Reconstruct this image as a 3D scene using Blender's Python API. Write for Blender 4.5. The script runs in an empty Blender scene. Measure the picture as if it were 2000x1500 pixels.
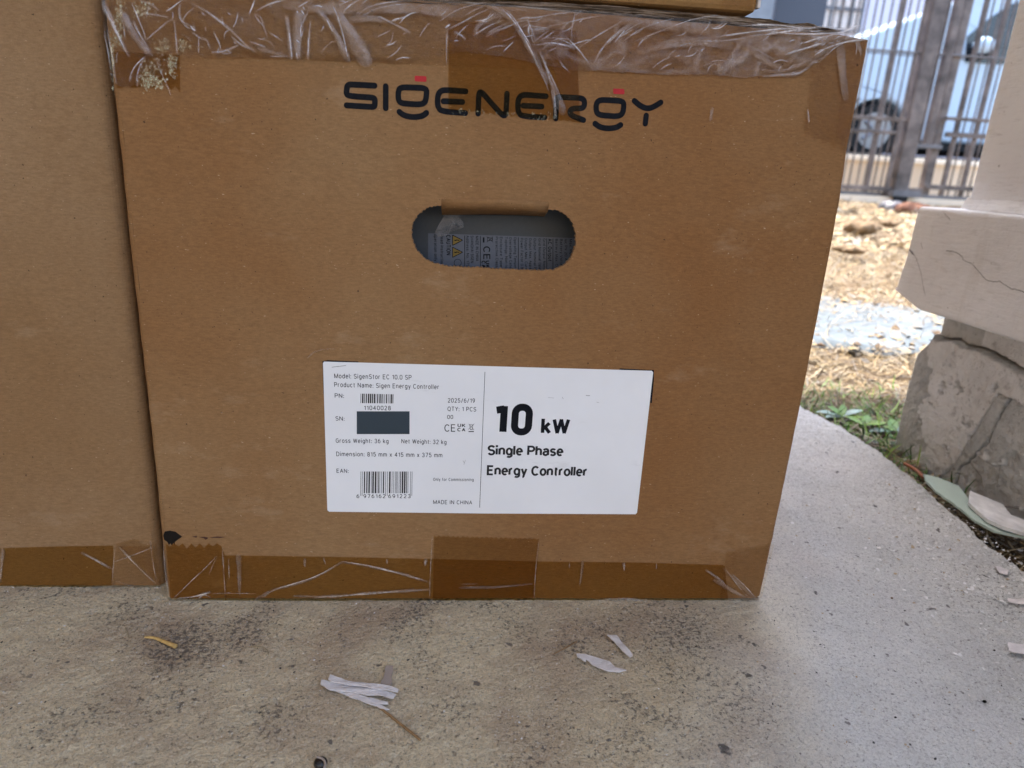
import bpy, math, random
import numpy as np
from mathutils import Vector, Matrix
from mathutils.geometry import tessellate_polygon
R = math.radians
random.seed(7); RNG = np.random.default_rng(7)
SC = bpy.context.scene
# ------------------------------------------------------------------ camera
CAM = Vector((0.19116, -0.39817, 0.2904))
CR = Vector((0.99642615, -0.06824545, 0.04977445)); CU = Vector((-0.0260801, 0.31191157, 0.94975313)); CF = Vector((0.08034155, 0.94765697, -0.30901699))
FPX = 1300.0                                   # focal length in pixels of the 2000 px wide photograph
cd = bpy.data.cameras.new('camera'); cam = bpy.data.objects.new('camera', cd); SC.collection.objects.link(cam)
cam.matrix_world = Matrix(((CR.x, CU.x, -CF.x, CAM.x), (CR.y, CU.y, -CF.y, CAM.y), (CR.z, CU.z, -CF.z, CAM.z), (0, 0, 0, 1)))
cd.sensor_width = 36; cd.lens = 36 * FPX / 2000; cd.clip_start = 0.01; cd.clip_end = 2000
cd.dof.use_dof = True; cd.dof.focus_distance = 0.42; cd.dof.aperture_fstop = 9.0
SC.camera = cam
# ------------------------------------------------------------------ sky and sun
SUN_EL, SUN_AZ = 72, -12                       # azimuth clockwise from +Y (compass like)
w = bpy.data.worlds.new('World'); SC.world = w; w.use_nodes = True
nt = w.node_tree; nt.nodes.clear()
sky = nt.nodes.new('ShaderNodeTexSky'); sky.sky_type = 'NISHITA'; sky.sun_disc = False
sky.sun_elevation = R(SUN_EL); sky.sun_rotation = R(SUN_AZ); sky.air_density = 1.0; sky.dust_density = 3.0
bg = nt.nodes.new('ShaderNodeBackground'); bg.inputs[1].default_value = 0.15
wo = nt.nodes.new('ShaderNodeOutputWorld'); nt.links.new(sky.outputs[0], bg.inputs[0]); nt.links.new(bg.outputs[0], wo.inputs[0])
sl = bpy.data.lights.new('sun', 'SUN'); sl.energy = 2.0; sl.angle = R(2.0); sl.color = (1, .95, .87)
so = bpy.data.objects.new('sun', sl); SC.collection.objects.link(so)
sd = Vector((math.sin(R(SUN_AZ)) * math.cos(R(SUN_EL)), math.cos(R(SUN_AZ)) * math.cos(R(SUN_EL)), math.sin(R(SUN_EL))))
so.rotation_euler = sd.to_track_quat('Z', 'Y').to_euler(); so.location = sd * 20
vs = SC.view_settings; vs.view_transform = 'Standard'; vs.look = 'None'; vs.gamma = 1; vs.use_curve_mapping = False
vs.exposure = 2.58
SC.render.engine = 'CYCLES'; SC.cycles.max_bounces = 8; SC.cycles.transparent_max_bounces = 24
SC.cycles.sample_clamp_indirect = 6; SC.cycles.use_denoising = True

# ------------------------------------------------------------------ measuring helpers (photograph survey -> metres on known planes)
def ray(px, py): return (CF * FPX + CR * (px - 1000) + CU * (750 - py)).normalized()
LEAN = R(2.0); UPV = Vector((0, math.sin(LEAN), math.cos(LEAN))); OUT = Vector((0, -math.cos(LEAN), math.sin(LEAN)))
def uv(px, py, off=0.0):                       # point of the leaning front panel plane, as (u, v) metres
    d = ray(px, py); t = (OUT * off - CAM).dot(OUT) / d.dot(OUT); q = CAM + d * t - OUT * off
    return (q.x, q.dot(UPV))
def FP(u, v, off=0.0): return Vector((u, 0, 0)) + UPV * v + OUT * off
def G(px, py, z=0.0):
    d = ray(px, py); return CAM + d * ((z - CAM.z) / d.z)
def PY(px, py, y):
    d = ray(px, py); return CAM + d * ((y - CAM.y) / d.y)
def PX(px, py, x):
    d = ray(px, py); return CAM + d * ((x - CAM.x) / d.x)

# ------------------------------------------------------------------ object helpers
def tag(o, label=None, cat=None, group=None, kind=None):
    for k, v in (('label', label), ('category', cat), ('group', group), ('kind', kind)):
        if v: o[k] = v
    return o
def empty(name, loc, label=None, cat=None, group=None):
    o = bpy.data.objects.new(name, None); SC.collection.objects.link(o); o.location = loc; o.empty_display_size = .05
    return tag(o, label, cat, group)
def wloc(o):
    v = Vector((0, 0, 0))
    while o is not None: v += o.location; o = o.parent
    return v
def mesh(name, verts, faces, mat, parent=None, smooth=False, origin=None, mats=None, midx=None):
    """verts in world metres; origin moves the object's own origin there"""
    base = Vector(origin) if origin is not None else (wloc(parent) if parent else Vector((0, 0, 0)))
    V = np.asarray([tuple(v) for v in verts] if not isinstance(verts, np.ndarray) else verts, dtype=np.float64) - np.array(base)
    me = bpy.data.meshes.new(name)
    if isinstance(faces, np.ndarray):
        n, k = faces.shape
        me.vertices.add(len(V)); me.vertices.foreach_set('co', V.astype(np.float32).ravel())
        me.loops.add(n * k); me.loops.foreach_set('vertex_index', faces.astype(np.int32).ravel())
        me.polygons.add(n); me.polygons.foreach_set('loop_start', (np.arange(n) * k).astype(np.int32))
        me.update(calc_edges=True)
    else:
        me.from_pydata([tuple(v) for v in V], [], faces); me.update()
    for m in (mats or [mat]): me.materials.append(m)
    if midx is not None: me.polygons.foreach_set('material_index', np.asarray(midx, dtype=np.int32))
    if smooth: me.polygons.foreach_set('use_smooth', np.ones(len(me.polygons), dtype=bool))
    me.validate()
    o = bpy.data.objects.new(name, me); SC.collection.objects.link(o)
    if parent: o.parent = parent; o.location = base - wloc(parent)
    else: o.location = base
    return o
def bevel(o, w_, seg=2):
    b = o.modifiers.new('b', 'BEVEL'); b.width = w_; b.segments = seg; b.limit_method = 'ANGLE'; return o
class MB:
    def __init__(s): s.v = []; s.f = []
    def add(s, v, f):
        n = len(s.v); s.v += [tuple(p) for p in v]; s.f += [tuple(i + n for i in q) for q in f]; return s
    def box(s, a, b):
        x0, y0, z0 = a; x1, y1, z1 = b
        return s.add([(x0,y0,z0),(x1,y0,z0),(x1,y1,z0),(x0,y1,z0),(x0,y0,z1),(x1,y0,z1),(x1,y1,z1),(x0,y1,z1)],
                     [(0,3,2,1),(4,5,6,7),(0,1,5,4),(1,2,6,5),(2,3,7,6),(3,0,4,7)])
    def tube(s, pts, r, n=8, cap=True):
        pts = [Vector(p) for p in pts]; rr = r if hasattr(r, '__len__') else [r] * len(pts); v = []; f = []
        for i, p in enumerate(pts):
            t = (pts[min(i + 1, len(pts) - 1)] - pts[max(i - 1, 0)]).normalized()
            a = t.cross(Vector((0, 0, 1)) if abs(t.z) < .9 else Vector((1, 0, 0))).normalized(); b = t.cross(a)
            v += [p + (a * math.cos(2*math.pi*k/n) + b * math.sin(2*math.pi*k/n)) * rr[i] for k in range(n)]
        for i in range(len(pts) - 1):
            for k in range(n): f.append((i*n+k, i*n+(k+1) % n, (i+1)*n+(k+1) % n, (i+1)*n+k))
        if cap: f.append(tuple(range(n))[::-1]); f.append(tuple((len(pts)-1)*n + k for k in range(n)))
        return s.add(v, f)
    def build(s, name, mat, parent=None, smooth=False, origin=None): return mesh(name, s.v, s.f, mat, parent, smooth, origin)
def tess(loops):
    idx = tessellate_polygon([[Vector((p[0], p[1], 0)) for p in l] for l in loops]); return idx
def orient(flat, tris, sign=1):
    out = []
    for a, b, c in tris:
        A, B, C_ = flat[a], flat[b], flat[c]
        ar = (B[0]-A[0])*(C_[1]-A[1]) - (B[1]-A[1])*(C_[0]-A[0])
        if abs(ar) < 1e-14: continue
        out.append((a, b, c) if ar * sign > 0 else (a, c, b))
    return out
def sheet(mb, loops, fn, thick, front, cut=None):
    """loops in 2D; fn(p, off) -> 3D; a plate from off=front down to off=front-thick"""
    flat = [p for l in loops for p in l]; n = len(flat)
    tr = orient(flat, tess(loops))
    v = [fn(p, front) for p in flat]; f = list(tr)
    if thick > 0:
        v += [fn(p, front - thick) for p in flat]; f += [(a+n, c+n, b+n) for a, b, c in tr]
        s = 0
        for li, l in enumerate(loops):
            m = len(l); area = sum(l[i][0]*l[(i+1) % m][1] - l[(i+1) % m][0]*l[i][1] for i in range(m))
            for i in range(m):
                a, b = s + i, s + (i+1) % m
                q = (a, a+n, b+n, b) if (area > 0) == (li == 0) else (b, b+n, a+n, a)
                f.append(q)
            s += m
    return mb.add(v, f)
def UVF(p, off): return FP(p[0], p[1], off)
def jit(poly, amp, step):                      # subdivide an outline and roughen it
    out = []
    m = len(poly)
    for i in range(m):
        a = Vector(poly[i]); b = Vector(poly[(i+1) % m]); L = (b-a).length; k = max(1, int(L/step))
        nrm = Vector((-(b-a).y, (b-a).x)).normalized() if L > 0 else Vector((0, 0))
        for j in range(k):
            p = a.lerp(b, j/k); out.append(tuple(p + (nrm * random.uniform(-amp, amp) if j else Vector((0, 0)))))
    return out
def chaikin(pts, n=2, closed=False):
    pts = [Vector(p) for p in pts]
    for _ in range(n):
        out = [] if closed else [pts[0]]
        m = len(pts)
        for i in range(m if closed else m - 1):
            a, b = pts[i], pts[(i+1) % m]; out += [a.lerp(b, .25), a.lerp(b, .75)]
        if not closed: out.append(pts[-1])
        pts = out
    return pts
def vnoise(x, y, seed=0, oct=4, gain=.5):
    """numpy fractal value noise in -1..1"""
    r = np.random.default_rng(seed); out = np.zeros_like(x, dtype=float); amp = 1; tot = 0; fx, fy = x.copy(), y.copy()
    for _ in range(oct):
        T = r.uniform(-1, 1, (256, 256)); xi = np.floor(fx).astype(int); yi = np.floor(fy).astype(int); a = fx - xi; b = fy - yi
        a = a*a*(3-2*a); b = b*b*(3-2*b)
        g = lambda i, j: T[(xi+i) & 255, (yi+j) & 255]
        out += amp * ((g(0,0)*(1-a)+g(1,0)*a)*(1-b) + (g(0,1)*(1-a)+g(1,1)*a)*b); tot += amp
        amp *= gain; fx = fx*2.03 + 17.3; fy = fy*2.03 + 5.1
    return out/tot
def gridfaces(nr, nc):
    i = np.arange(nr-1)[:, None]*nc + np.arange(nc-1)[None, :]; i = i.ravel()
    return np.stack([i, i+1, i+nc+1, i+nc], 1)

# ------------------------------------------------------------------ materials
class NT:
    def __init__(s, name, rough=.7, spec=.3):
        s.m = bpy.data.materials.new(name); s.m.use_nodes = True; s.t = s.m.node_tree; s.b = s.t.nodes['Principled BSDF']
        s.b.inputs['Roughness'].default_value = rough; s.b.inputs['Specular IOR Level'].default_value = spec
        s.out = s.t.nodes['Material Output']; s.tc = s.t.nodes.new('ShaderNodeTexCoord'); s.h = None
    def n(s, typ, **kw):
        x = s.t.nodes.new(typ)
        for k, v in kw.items():
            if k in x.inputs: x.inputs[k].default_value = v
            else: setattr(x, k, v)
        return x
    def l(s, a, b): s.t.links.new(a, b)
    def coord(s, scale=(1, 1, 1), rot=(0, 0, 0)):
        m = s.n('ShaderNodeMapping'); m.inputs['Scale'].default_value = scale; m.inputs['Rotation'].default_value = rot
        s.l(s.tc.outputs['Object'], m.inputs[0]); return m.outputs[0]
    def noise(s, scale, detail=4, rough=.55, mp=None, dist=0.0):
        x = s.n('ShaderNodeTexNoise', Scale=scale, Detail=detail, Roughness=rough, Distortion=dist)
        s.l(mp if mp is not None else s.coord(), x.inputs['Vector']); return x.outputs['Fac']
    def ramp(s, fac, stops, interp='LINEAR'):
        x = s.n('ShaderNodeValToRGB'); x.color_ramp.interpolation = interp; e = x.color_ramp.elements
        while len(e) < len(stops): e.new(.5)
        for i, (p, c) in enumerate(stops): e[i].position = p; e[i].color = (*c, 1) if len(c) == 3 else c
        s.l(fac, x.inputs[0]); return x.outputs[0]
    def val(s, fac, p0, p1, v0=0.0, v1=1.0):
        x = s.n('ShaderNodeMapRange'); x.inputs['From Min'].default_value = p0; x.inputs['From Max'].default_value = p1
        x.inputs['To Min'].default_value = v0; x.inputs['To Max'].default_value = v1; s.l(fac, x.inputs[0]); return x.outputs[0]
    def mix(s, fac, a, b, mode='MIX'):
        x = s.n('ShaderNodeMix'); x.data_type = 'RGBA'; x.blend_type = mode
        for sock, v in ((x.inputs[0], fac), (x.inputs[6], a), (x.inputs[7], b)):
            if isinstance(v, bpy.types.NodeSocket): s.l(v, sock)
            else: sock.default_value = v if not hasattr(v, '__len__') else ((*v, 1) if len(v) == 3 else v)
        return x.outputs[2]
    def math(s, op, a, b=0.0):
        x = s.n('ShaderNodeMath'); x.operation = op
        for sock, v in ((x.inputs[0], a), (x.inputs[1], b)):
            if isinstance(v, bpy.types.NodeSocket): s.l(v, sock)
            else: sock.default_value = v
        return x.outputs[0]
    def bump(s, h, strength=.3, dist=.001):
        x = s.n('ShaderNodeBump', Strength=strength, Distance=dist); s.l(h, x.inputs['Height'])
        if s.h is not None: s.l(s.h, x.inputs['Normal'])
        s.h = x.outputs[0]; s.l(s.h, s.b.inputs['Normal']); return s
    def col(s, c):
        if isinstance(c, bpy.types.NodeSocket): s.l(c, s.b.inputs['Base Color'])
        else: s.b.inputs['Base Color'].default_value = (*c, 1)
        return s
def plain(name, c, rough=.6, spec=.3, metal=0.0, var=.12, scale=30, bump=0.0):
    t = NT(name, rough, spec); t.b.inputs['Metallic'].default_value = metal
    f = t.noise(scale, 5); t.col(t.mix(t.val(f, .3, .7), tuple(x*(1-var) for x in c), tuple(min(1, x*(1+var)) for x in c)))
    if bump: t.bump(t.noise(scale*3, 4), bump, .002)
    return t.m
def card_mat(name, a, b, seed=0.0):
    t = NT(name, .82, .18)
    m0 = t.coord(); c = t.mix(t.val(t.noise(3.6+seed, 4, .55), .36, .64), a, b)
    fib = t.noise(1.0, 5, .65, t.coord((260, 260, 900)))           # horizontal paper fibre
    c = t.mix(t.val(fib, .25, .75, .0, 1.0), t.mix(1.0, c, (.80, .78, .75), 'MULTIPLY'), t.mix(1.0, c, (1.16, 1.16, 1.15), 'MULTIPLY'))
    fl = t.noise(1.0, 2, .5, t.coord((1400, 1400, 1100)))
    c = t.mix(t.val(fl, .3, .7, .0, .35), c, t.mix(1.0, c, (.72, .7, .66), 'MULTIPLY'))
    sp = t.noise(520, 1, .4); c = t.mix(t.val(sp, .765, .80, 0, .75), c, (.04, .022, .012))
    sp2 = t.noise(430, 1, .4, t.coord((1, 1, 2.6), (.3, .2, .4))); c = t.mix(t.val(sp2, .76, .80, 0, .5), c, (.6, .45, .3))
    scuff = t.noise(16, 6, .7, t.coord((1, 1, 2.3), (0, .5, 0))); c = t.mix(t.val(scuff, .60, .74, 0, .22), c, (.5, .36, .24))
    st_ = t.noise(5.5, 6, .7, t.coord((1.6, 1, .8), (0, .6, 0))); c = t.mix(t.val(st_, .58, .70, 0, .22), c, (.16, .08, .035))
    t.col(c); t.bump(t.noise(9, 3), .35, .008); t.bump(t.noise(40, 4), .12, .002); t.bump(fib, .16, .0006); t.bump(fl, .2, .0003)
    return t.m
CARD = card_mat('cardboard', (.292, .172, .081), (.246, .117, .043))
CARD2 = card_mat('cardboard_paler', (.300, .186, .097), (.262, .149, .068), 1.3)
CARD3 = card_mat('cardboard_ochre', (.34, .20, .08), (.29, .155, .055), 2.1)
def edge_mat():
    t = NT('crushed_card_edge', .85, .15)
    f = t.noise(1, 6, .75, t.coord((26, 60, 900))); c = t.ramp(f, [(.30, (.012, .010, .008)), (.45, (.09, .062, .04)), (.56, (.28, .20, .14)), (.70, (.62, .58, .52))])
    t.col(c); t.bump(f, .8, .0015); t.bump(t.noise(500, 3), .4, .0006); return t.m
EDGE = edge_mat()
def cut_mat():
    t = NT('cut_card_edge', .9, .1); f = t.noise(900, 3, .7)
    t.col(t.ramp(f, [(.35, (.10, .055, .028)), (.65, (.42, .28, .17))])); t.bump(f, .8, .001); return t.m
CUT = cut_mat()
INK = plain('black_print', (.010, .011, .014), .8, .08, var=.25, scale=400)
LINK = plain('label_print', (.012, .013, .015), .5, .3)
REDINK = plain('red_print', (.42, .02, .025), .6, .25, scale=300)
REDACT = plain('redaction_slate', (.032, .048, .062), .55, .3, var=.02)
def label_mat():
    t = NT('label_paper', .42, .35); c = t.mix(t.val(t.noise(14, 5, .6), .35, .7), (.77, .77, .775), (.82, .82, .825))
    sm = t.noise(1, 6, .7, t.coord((26, 26, 90), (0, .3, 0))); c = t.mix(t.val(sm, .64, .74, 0, .25), c, (.42, .41, .40))
    t.col(c); t.bump(t.noise(20, 3), .15, .002); return t.m
LABEL = label_mat()
def film_mat(name, tint, milk, rough=.12, milkcol=(.85, .83, .86), bump=.6, bscale=60, gl=.9, patch=None, bdist=.004, lo=.15):
    """thin clear plastic: transparent tint, fresnel gloss, a little milky scatter"""
    t = NT(name); t.t.nodes.remove(t.b); mp = t.coord()
    tr = t.n('ShaderNodeBsdfTransparent'); tr.inputs[0].default_value = (*tint, 1)
    g = t.n('ShaderNodeBsdfAnisotropic' if False else 'ShaderNodeBsdfGlossy'); g.inputs['Color'].default_value = (gl, gl, gl, 1); g.inputs['Roughness'].default_value = rough
    h = t.noise(bscale, 5, .6, mp, .6); b = t.n('ShaderNodeBump', Strength=bump, Distance=bdist); t.l(h, b.inputs['Height']); t.l(b.outputs[0], g.inputs['Normal'])
    lw = t.n('ShaderNodeFresnel'); lw.inputs['IOR'].default_value = 1.22; t.l(b.outputs[0], lw.inputs['Normal'])
    m1 = t.n('ShaderNodeMixShader'); t.l(lw.outputs[0], m1.inputs[0]); t.l(tr.outputs[0], m1.inputs[1]); t.l(g.outputs[0], m1.inputs[2])
    d = t.n('ShaderNodeBsdfDiffuse'); d.inputs[0].default_value = (*milkcol, 1)
    f = t.noise(patch or 90, 5, .65, mp); fm = t.val(f, .35, .68, milk*lo, milk)
    m2 = t.n('ShaderNodeMixShader'); t.l(fm, m2.inputs[0]); t.l(m1.outputs[0], m2.inputs[1]); t.l(d.outputs[0], m2.inputs[2])
    t.l(m2.outputs[0], t.out.inputs['Surface']); return t.m
TAPE = film_mat('packing_tape', (.83, .72, .50), .015, .22, bump=.2, bscale=140, milkcol=(.4, .26, .15), gl=.22)
TAPE_T = film_mat('packing_tape_top', (.985, .955, .905), .015, .25, bump=.3, bscale=120, milkcol=(.6, .45, .34), gl=.3)
TAPE_M = film_mat('packing_tape_mid', (.86, .775, .63), .015, .22, bump=.2, bscale=140, milkcol=(.4, .26, .15), gl=.22)
TAPE_L = film_mat('packing_tape_faint', (.965, .92, .85), .02, .22, bump=.3, bscale=120, milkcol=(.5, .34, .24), gl=.35)
FILM = film_mat('stretch_film', (.985, .975, .965), .16, .07, milkcol=(.66, .53, .47), bump=.9, bscale=40, patch=22, gl=.5, lo=.02)
FOLD = film_mat('film_fold', (.97, .96, .96), .62, .12, lo=.3, milkcol=(.92, .86, .90), bump=.8, bscale=160, patch=120)
FOLDB = film_mat('film_fold_bright', (.95, .95, .95), 1.0, .10, lo=.55, milkcol=(.95, .93, .95), bump=.8, bscale=200, patch=200)
HAZY = film_mat('film_layered', (.98, .97, .97), .42, .12, milkcol=(.88, .78, .80), bump=.9, bscale=70, patch=70)
YEL = film_mat('tape_bubble_glint', (.95, .93, .85), 1.3, .08, milkcol=(.86, .84, .62), bump=.8, bscale=300, patch=300)  # yellow milk painted for the glints on trapped bubbles

def concrete_mat():
    t = NT('porch_concrete', .72, .4)
    big = t.noise(5, 7, .6); fine = t.noise(420, 4, .75); fine2 = t.noise(1300, 2, .6); grain = t.noise(210, 4, .8)
    c = t.ramp(big, [(.32, (.68, .55, .355)), (.5, (.82, .69, .465)), (.66, (.75, .62, .42))])
    c = t.mix(t.val(t.noise(11, 5, .6), .48, .66, 0, .62), c, (.47, .33, .225))             # rusty brown bloom
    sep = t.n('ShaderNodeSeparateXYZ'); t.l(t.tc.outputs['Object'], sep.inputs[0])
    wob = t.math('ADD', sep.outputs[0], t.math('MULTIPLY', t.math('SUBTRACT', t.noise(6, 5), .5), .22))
    wob = t.math('SUBTRACT', wob, t.math('MULTIPLY', sep.outputs[1], .35)); skylit_ = t.val(wob, .33, .47, 0, 1)
    # paler, bluish tone painted in for the sky light on the outer strip
    c = t.mix(t.math('MULTIPLY', skylit_, .80), c, t.mix(t.val(t.noise(14, 6, .6), .35, .65), (.62, .65, .67), (.77, .79, .80)))
    c = t.mix(t.val(fine, .30, .48, .42, 0), c, (.20, .165, .13)); c = t.mix(t.val(grain, .56, .72, 0, .38), c, (.80, .74, .62))
    patch = t.math('MAXIMUM', t.val(t.noise(9, 6, .65, dist=.9), .53, .72), t.math('MULTIPLY', t.val(t.noise(23, 5, .6, dist=.6), .57, .74), .8))
    wobn = t.noise(32, 5, .7)
    for sx_, sy_, r_, a_ in ((360, 1262, .034, 1.0), (470, 1235, .028, .8), (250, 1200, .024, .6), (1330, 1235, .036, .9), (1440, 1380, .030, .7), (545, 1400, .024, .6), (110, 1420, .02, .5), (880, 1390, .02, .5), (1010, 1230, .02, .5), (1240, 1440, .02, .6)):
        q = G(sx_, sy_); vd = t.n('ShaderNodeVectorMath'); vd.operation = 'DISTANCE'; t.l(t.tc.outputs['Object'], vd.inputs[0]); vd.inputs[1].default_value = (q.x, q.y, 0)
        dd = t.math('ADD', vd.outputs['Value'], t.math('MULTIPLY', t.math('SUBTRACT', wobn, .5), r_*1.6)); patch = t.math('MAXIMUM', patch, t.val(dd, r_*1.1, r_*.35, 0, a_))
    patch = t.math('MULTIPLY', patch, t.math('SUBTRACT', 1.0, t.math('MULTIPLY', skylit_, .62)))
    pores = t.math('ADD', t.noise(330, 4, .78), t.math('MULTIPLY', patch, .14))
    c = t.mix(t.math('MULTIPLY', patch, .13), c, (.16, .13, .11))
    c = t.mix(t.val(pores, .585, .68, 0, .78), c, (.075, .062, .053))                         # soot-filled pores
    c = t.mix(t.val(t.noise(58, 3, .5), .705, .735, 0, .85), c, (.05, .045, .045))
    c = t.mix(t.val(t.noise(95, 2, .5), .71, .735, 0, .8), c, (.10, .085, .08))
    c = t.mix(t.val(fine2, .5, .8, 0, .35), c, (.22, .19, .16))
    c = t.mix(t.val(t.noise(600, 1, .4), .73, .76, 0, .9), c, (.88, .85, .80))
    gr = t.noise(560, 3, .85); c = t.mix(t.val(gr, .36, .46, .40, 0), c, (.16, .15, .14)); c = t.mix(t.val(gr, .58, .68, 0, .45), c, (.88, .87, .84))
    t.col(c); t.bump(gr, .9, .0012); t.bump(t.noise(150, 5, .75), .9, .0026); t.bump(pores, -.8, .0015) if 0 else None; t.bump(fine, 1.0, .0018); return t.m
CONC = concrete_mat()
def soil_mat():
    t = NT('dry_soil', .95, .1); a = t.noise(4, 8, .65); f = t.noise(60, 6, .7)
    c = t.ramp(a, [(.3, (.13, .09, .055)), (.48, (.20, .142, .085)), (.62, (.24, .18, .12)), (.75, (.17, .135, .10))])
    c = t.mix(t.val(f, .4, .65, 0, .6), c, (.10, .07, .045)); c = t.mix(t.val(t.noise(150, 3, .6), .6, .75, 0, .7), c, (.31, .25, .18))
    t.col(c); t.bump(f, .9, .02); t.bump(t.noise(220, 4), .6, .006); return t.m
SOIL = soil_mat()
def plaster_mat():
    t = NT('white_plaster', .75, .25); c = t.ramp(t.noise(7, 6, .6), [(.3, (.77, .765, .77)), (.55, (.84, .84, .845)), (.75, (.80, .80, .79))])
    c = t.mix(t.val(t.noise(90, 5, .7, t.coord((1, .35, 2.2))), .57, .72, 0, .55), c, (.50, .49, .47))
    c = t.mix(t.val(t.noise(1, 6, .7, t.coord((24, 24, 5))), .58, .76, 0, .4), c, (.55, .52, .48))
    c = t.mix(t.val(t.noise(170, 2, .5), .74, .78, 0, .8), c, (.16, .13, .11))
    c = t.mix(t.val(t.noise(55, 2, .5), .765, .785, 0, .8), c, (.22, .18, .15))
    t.col(c); t.bump(t.noise(14, 4), .4, .008); t.bump(t.noise(1, 5, .6, t.coord((90, 50, 260))), .6, .0025); t.bump(t.noise(300, 4, .7), .4, .001); return t.m
PLASTER = plaster_mat()
def rough_conc():
    t = NT('crumbling_render', .92, .15); a = t.noise(22, 7, .65, dist=.4)
    at = t.n('ShaderNodeAttribute'); at.attribute_name = 'coat'; sp = t.n('ShaderNodeSeparateColor'); t.l(at.outputs['Color'], sp.inputs[0])
    grey = t.ramp(a, [(.32, (.46, .47, .46)), (.50, (.60, .60, .58)), (.68, (.70, .69, .67))]); cream = t.ramp(a, [(.30, (.70, .69, .67)), (.5, (.82, .81, .79)), (.7, (.86, .85, .84))])
    c = t.mix(sp.outputs[0], grey, cream)
    c = t.mix(t.val(t.noise(75, 5, .7), .56, .70, 0, .55), c, (.26, .24, .21)); c = t.mix(t.val(t.noise(9, 5, .6), .60, .72, 0, .5), c, (.30, .23, .17)); c = t.mix(t.val(t.noise(330, 3, .7), .6, .72, 0, .6), c, (.2, .18, .16))
    t.col(c); t.bump(t.noise(90, 6, .7), .9, .004); t.bump(t.noise(420, 4, .7), .9, .002); return t.m
RCONC = rough_conc()
STRAW = [plain('straw_pale', (.34, .275, .175), .6, .3, scale=8, var=.25), plain('straw_gold', (.29, .20, .09), .6, .3, scale=8, var=.25),
         plain('straw_brown', (.10, .065, .038), .8, .2, scale=8, var=.3), plain('straw_grey', (.22, .195, .165), .7, .2, scale=8, var=.2)]
GRASS = [plain('grass_green', (.11, .25, .025), .5, .4, scale=20, var=.35), plain('grass_lime', (.21, .36, .045), .5, .4, scale=20, var=.3), plain('grass_dark', (.045, .10, .02), .5, .4, scale=20, var=.3)]
LEAFB = plain('leaf_bluish', (.30, .42, .36), .45, .4, scale=60, var=.2)
STEEL = plain('weathered_steel', (.125, .10, .088), .5, .4, .3, scale=7, var=.6)
STEELD = plain('dark_steel', (.13, .125, .13), .5, .5, .4, scale=8, var=.35)
CREAM = plain('cream_paint', (.72, .60, .45), .8, .2, scale=3, var=.08, bump=.2)
SLATE = plain('slate_paint', (.062, .075, .10), .55, .35, scale=2, var=.03)
PALEM = plain('pale_galvanised', (.17, .20, .235), .45, .5, .1, scale=9, var=.2)
HOUSE = plain('lilac_house_wall', (.66, .63, .72), .85, .15, scale=1.5, var=.05)
WINP = plain('window_light_panel', (.80, .68, .60), .6, .3, scale=4, var=.12)
CARP = plain('car_paint', (.40, .51, .62), .25, .6, scale=.7, var=.05)
GLASS = plain('car_glass', (.015, .018, .022), .06, .6)
TYRE = plain('tyre_rubber', (.012, .012, .012), .8, .3)
HUB = plain('wheel_hub', (.22, .22, .23), .35, .5, .6)
FLAKE = plain('white_paint_flake', (.66, .62, .61), .7, .2, scale=130, var=.14, bump=.6)
FLAKEG = plain('grey_wood_flake', (.36, .30, .26), .8, .2, scale=1, var=.3, bump=.3)
GREEN = plain('pale_green_paint', (.46, .56, .49), .5, .35, scale=40, var=.06)
BRICK = plain('broken_brick', (.15, .075, .05), .9, .1, scale=14, var=.4, bump=.8)
DARK = plain('black_void', (.008, .007, .006), .9, .1)
METALU = plain('unit_grey_coating', (.052, .058, .066), .5, .35, scale=600, var=.05)
RATING = plain('rating_label_film', (.085, .097, .125), .4, .4, scale=300, var=.03)
YELLOW = plain('warning_yellow', (.20, .13, .02), .5, .3)
TREEM = plain('asphalt_road', (.07, .07, .075), .9, .2, scale=20)

# ------------------------------------------------------------------ the setting
# porch floor: fine displaced grid near the lens, plain slab elsewhere
def slab_edge(y):
    ys = np.array([-9, .04, .065, .10, .15, .206, .28, .36, .42, .7, 9]); xs = np.array([.656, .655, .657, .659, .668, .675, .681, .676, .660, .655, .655])
    return np.interp(y, ys, xs)
NX, NY = 460, 420
yy = np.linspace(-.30, .62, NY); s = np.linspace(0, 1, NX)
Yg, Sg = np.meshgrid(yy, s, indexing='ij')
edge = slab_edge(Yg) + .004*vnoise(Yg*40, Yg*0+3, 5, 4)
Xg = -.30 + (edge + .30) * Sg
Zg = .0007*vnoise(Xg*70, Yg*70, 1, 4, .6) + .0007*vnoise(Xg*330, Yg*330, 2, 2, .7) + .0006*vnoise(Xg*9, Yg*9, 3, 2)
pit = vnoise(Xg*230, Yg*230, 8, 2); Zg -= np.clip(pit-.45, 0, 1)*.0022
rough = np.clip((Xg-.42)/.2, 0, 1); Zg += rough*.0026*vnoise(Xg*190, Yg*190, 9, 4, .7)
d_ed = (1 - Sg) * (edge + .30)                                     # distance to the free edge
Zg -= np.where(d_ed < .006, (1 - np.sqrt(np.clip(1 - (1 - d_ed/.006)**2, 0, 1))) * .006, 0)
V = np.stack([Xg, Yg, Zg], -1)
low = V[:, -1].copy(); low[:, 2] = -.12; low[:, 0] -= .002
V = np.concatenate([V, low[:, None, :]], 1)
F = gridfaces(NY, NX + 1)
slabv = V.reshape(-1, 3); n0 = len(slabv)
ext = MB(); ext.box((-5, -3.4, -.12), (.655, -.30, .0)); ext.box((-5, .62, -.12), (.655, 2.2, .0)); ext.box((-5, -.30, -.12), (-.30, .62, .0))
sv = np.concatenate([slabv, np.array(ext.v)]); sf = np.concatenate([F, np.array(ext.f) + n0])
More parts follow.
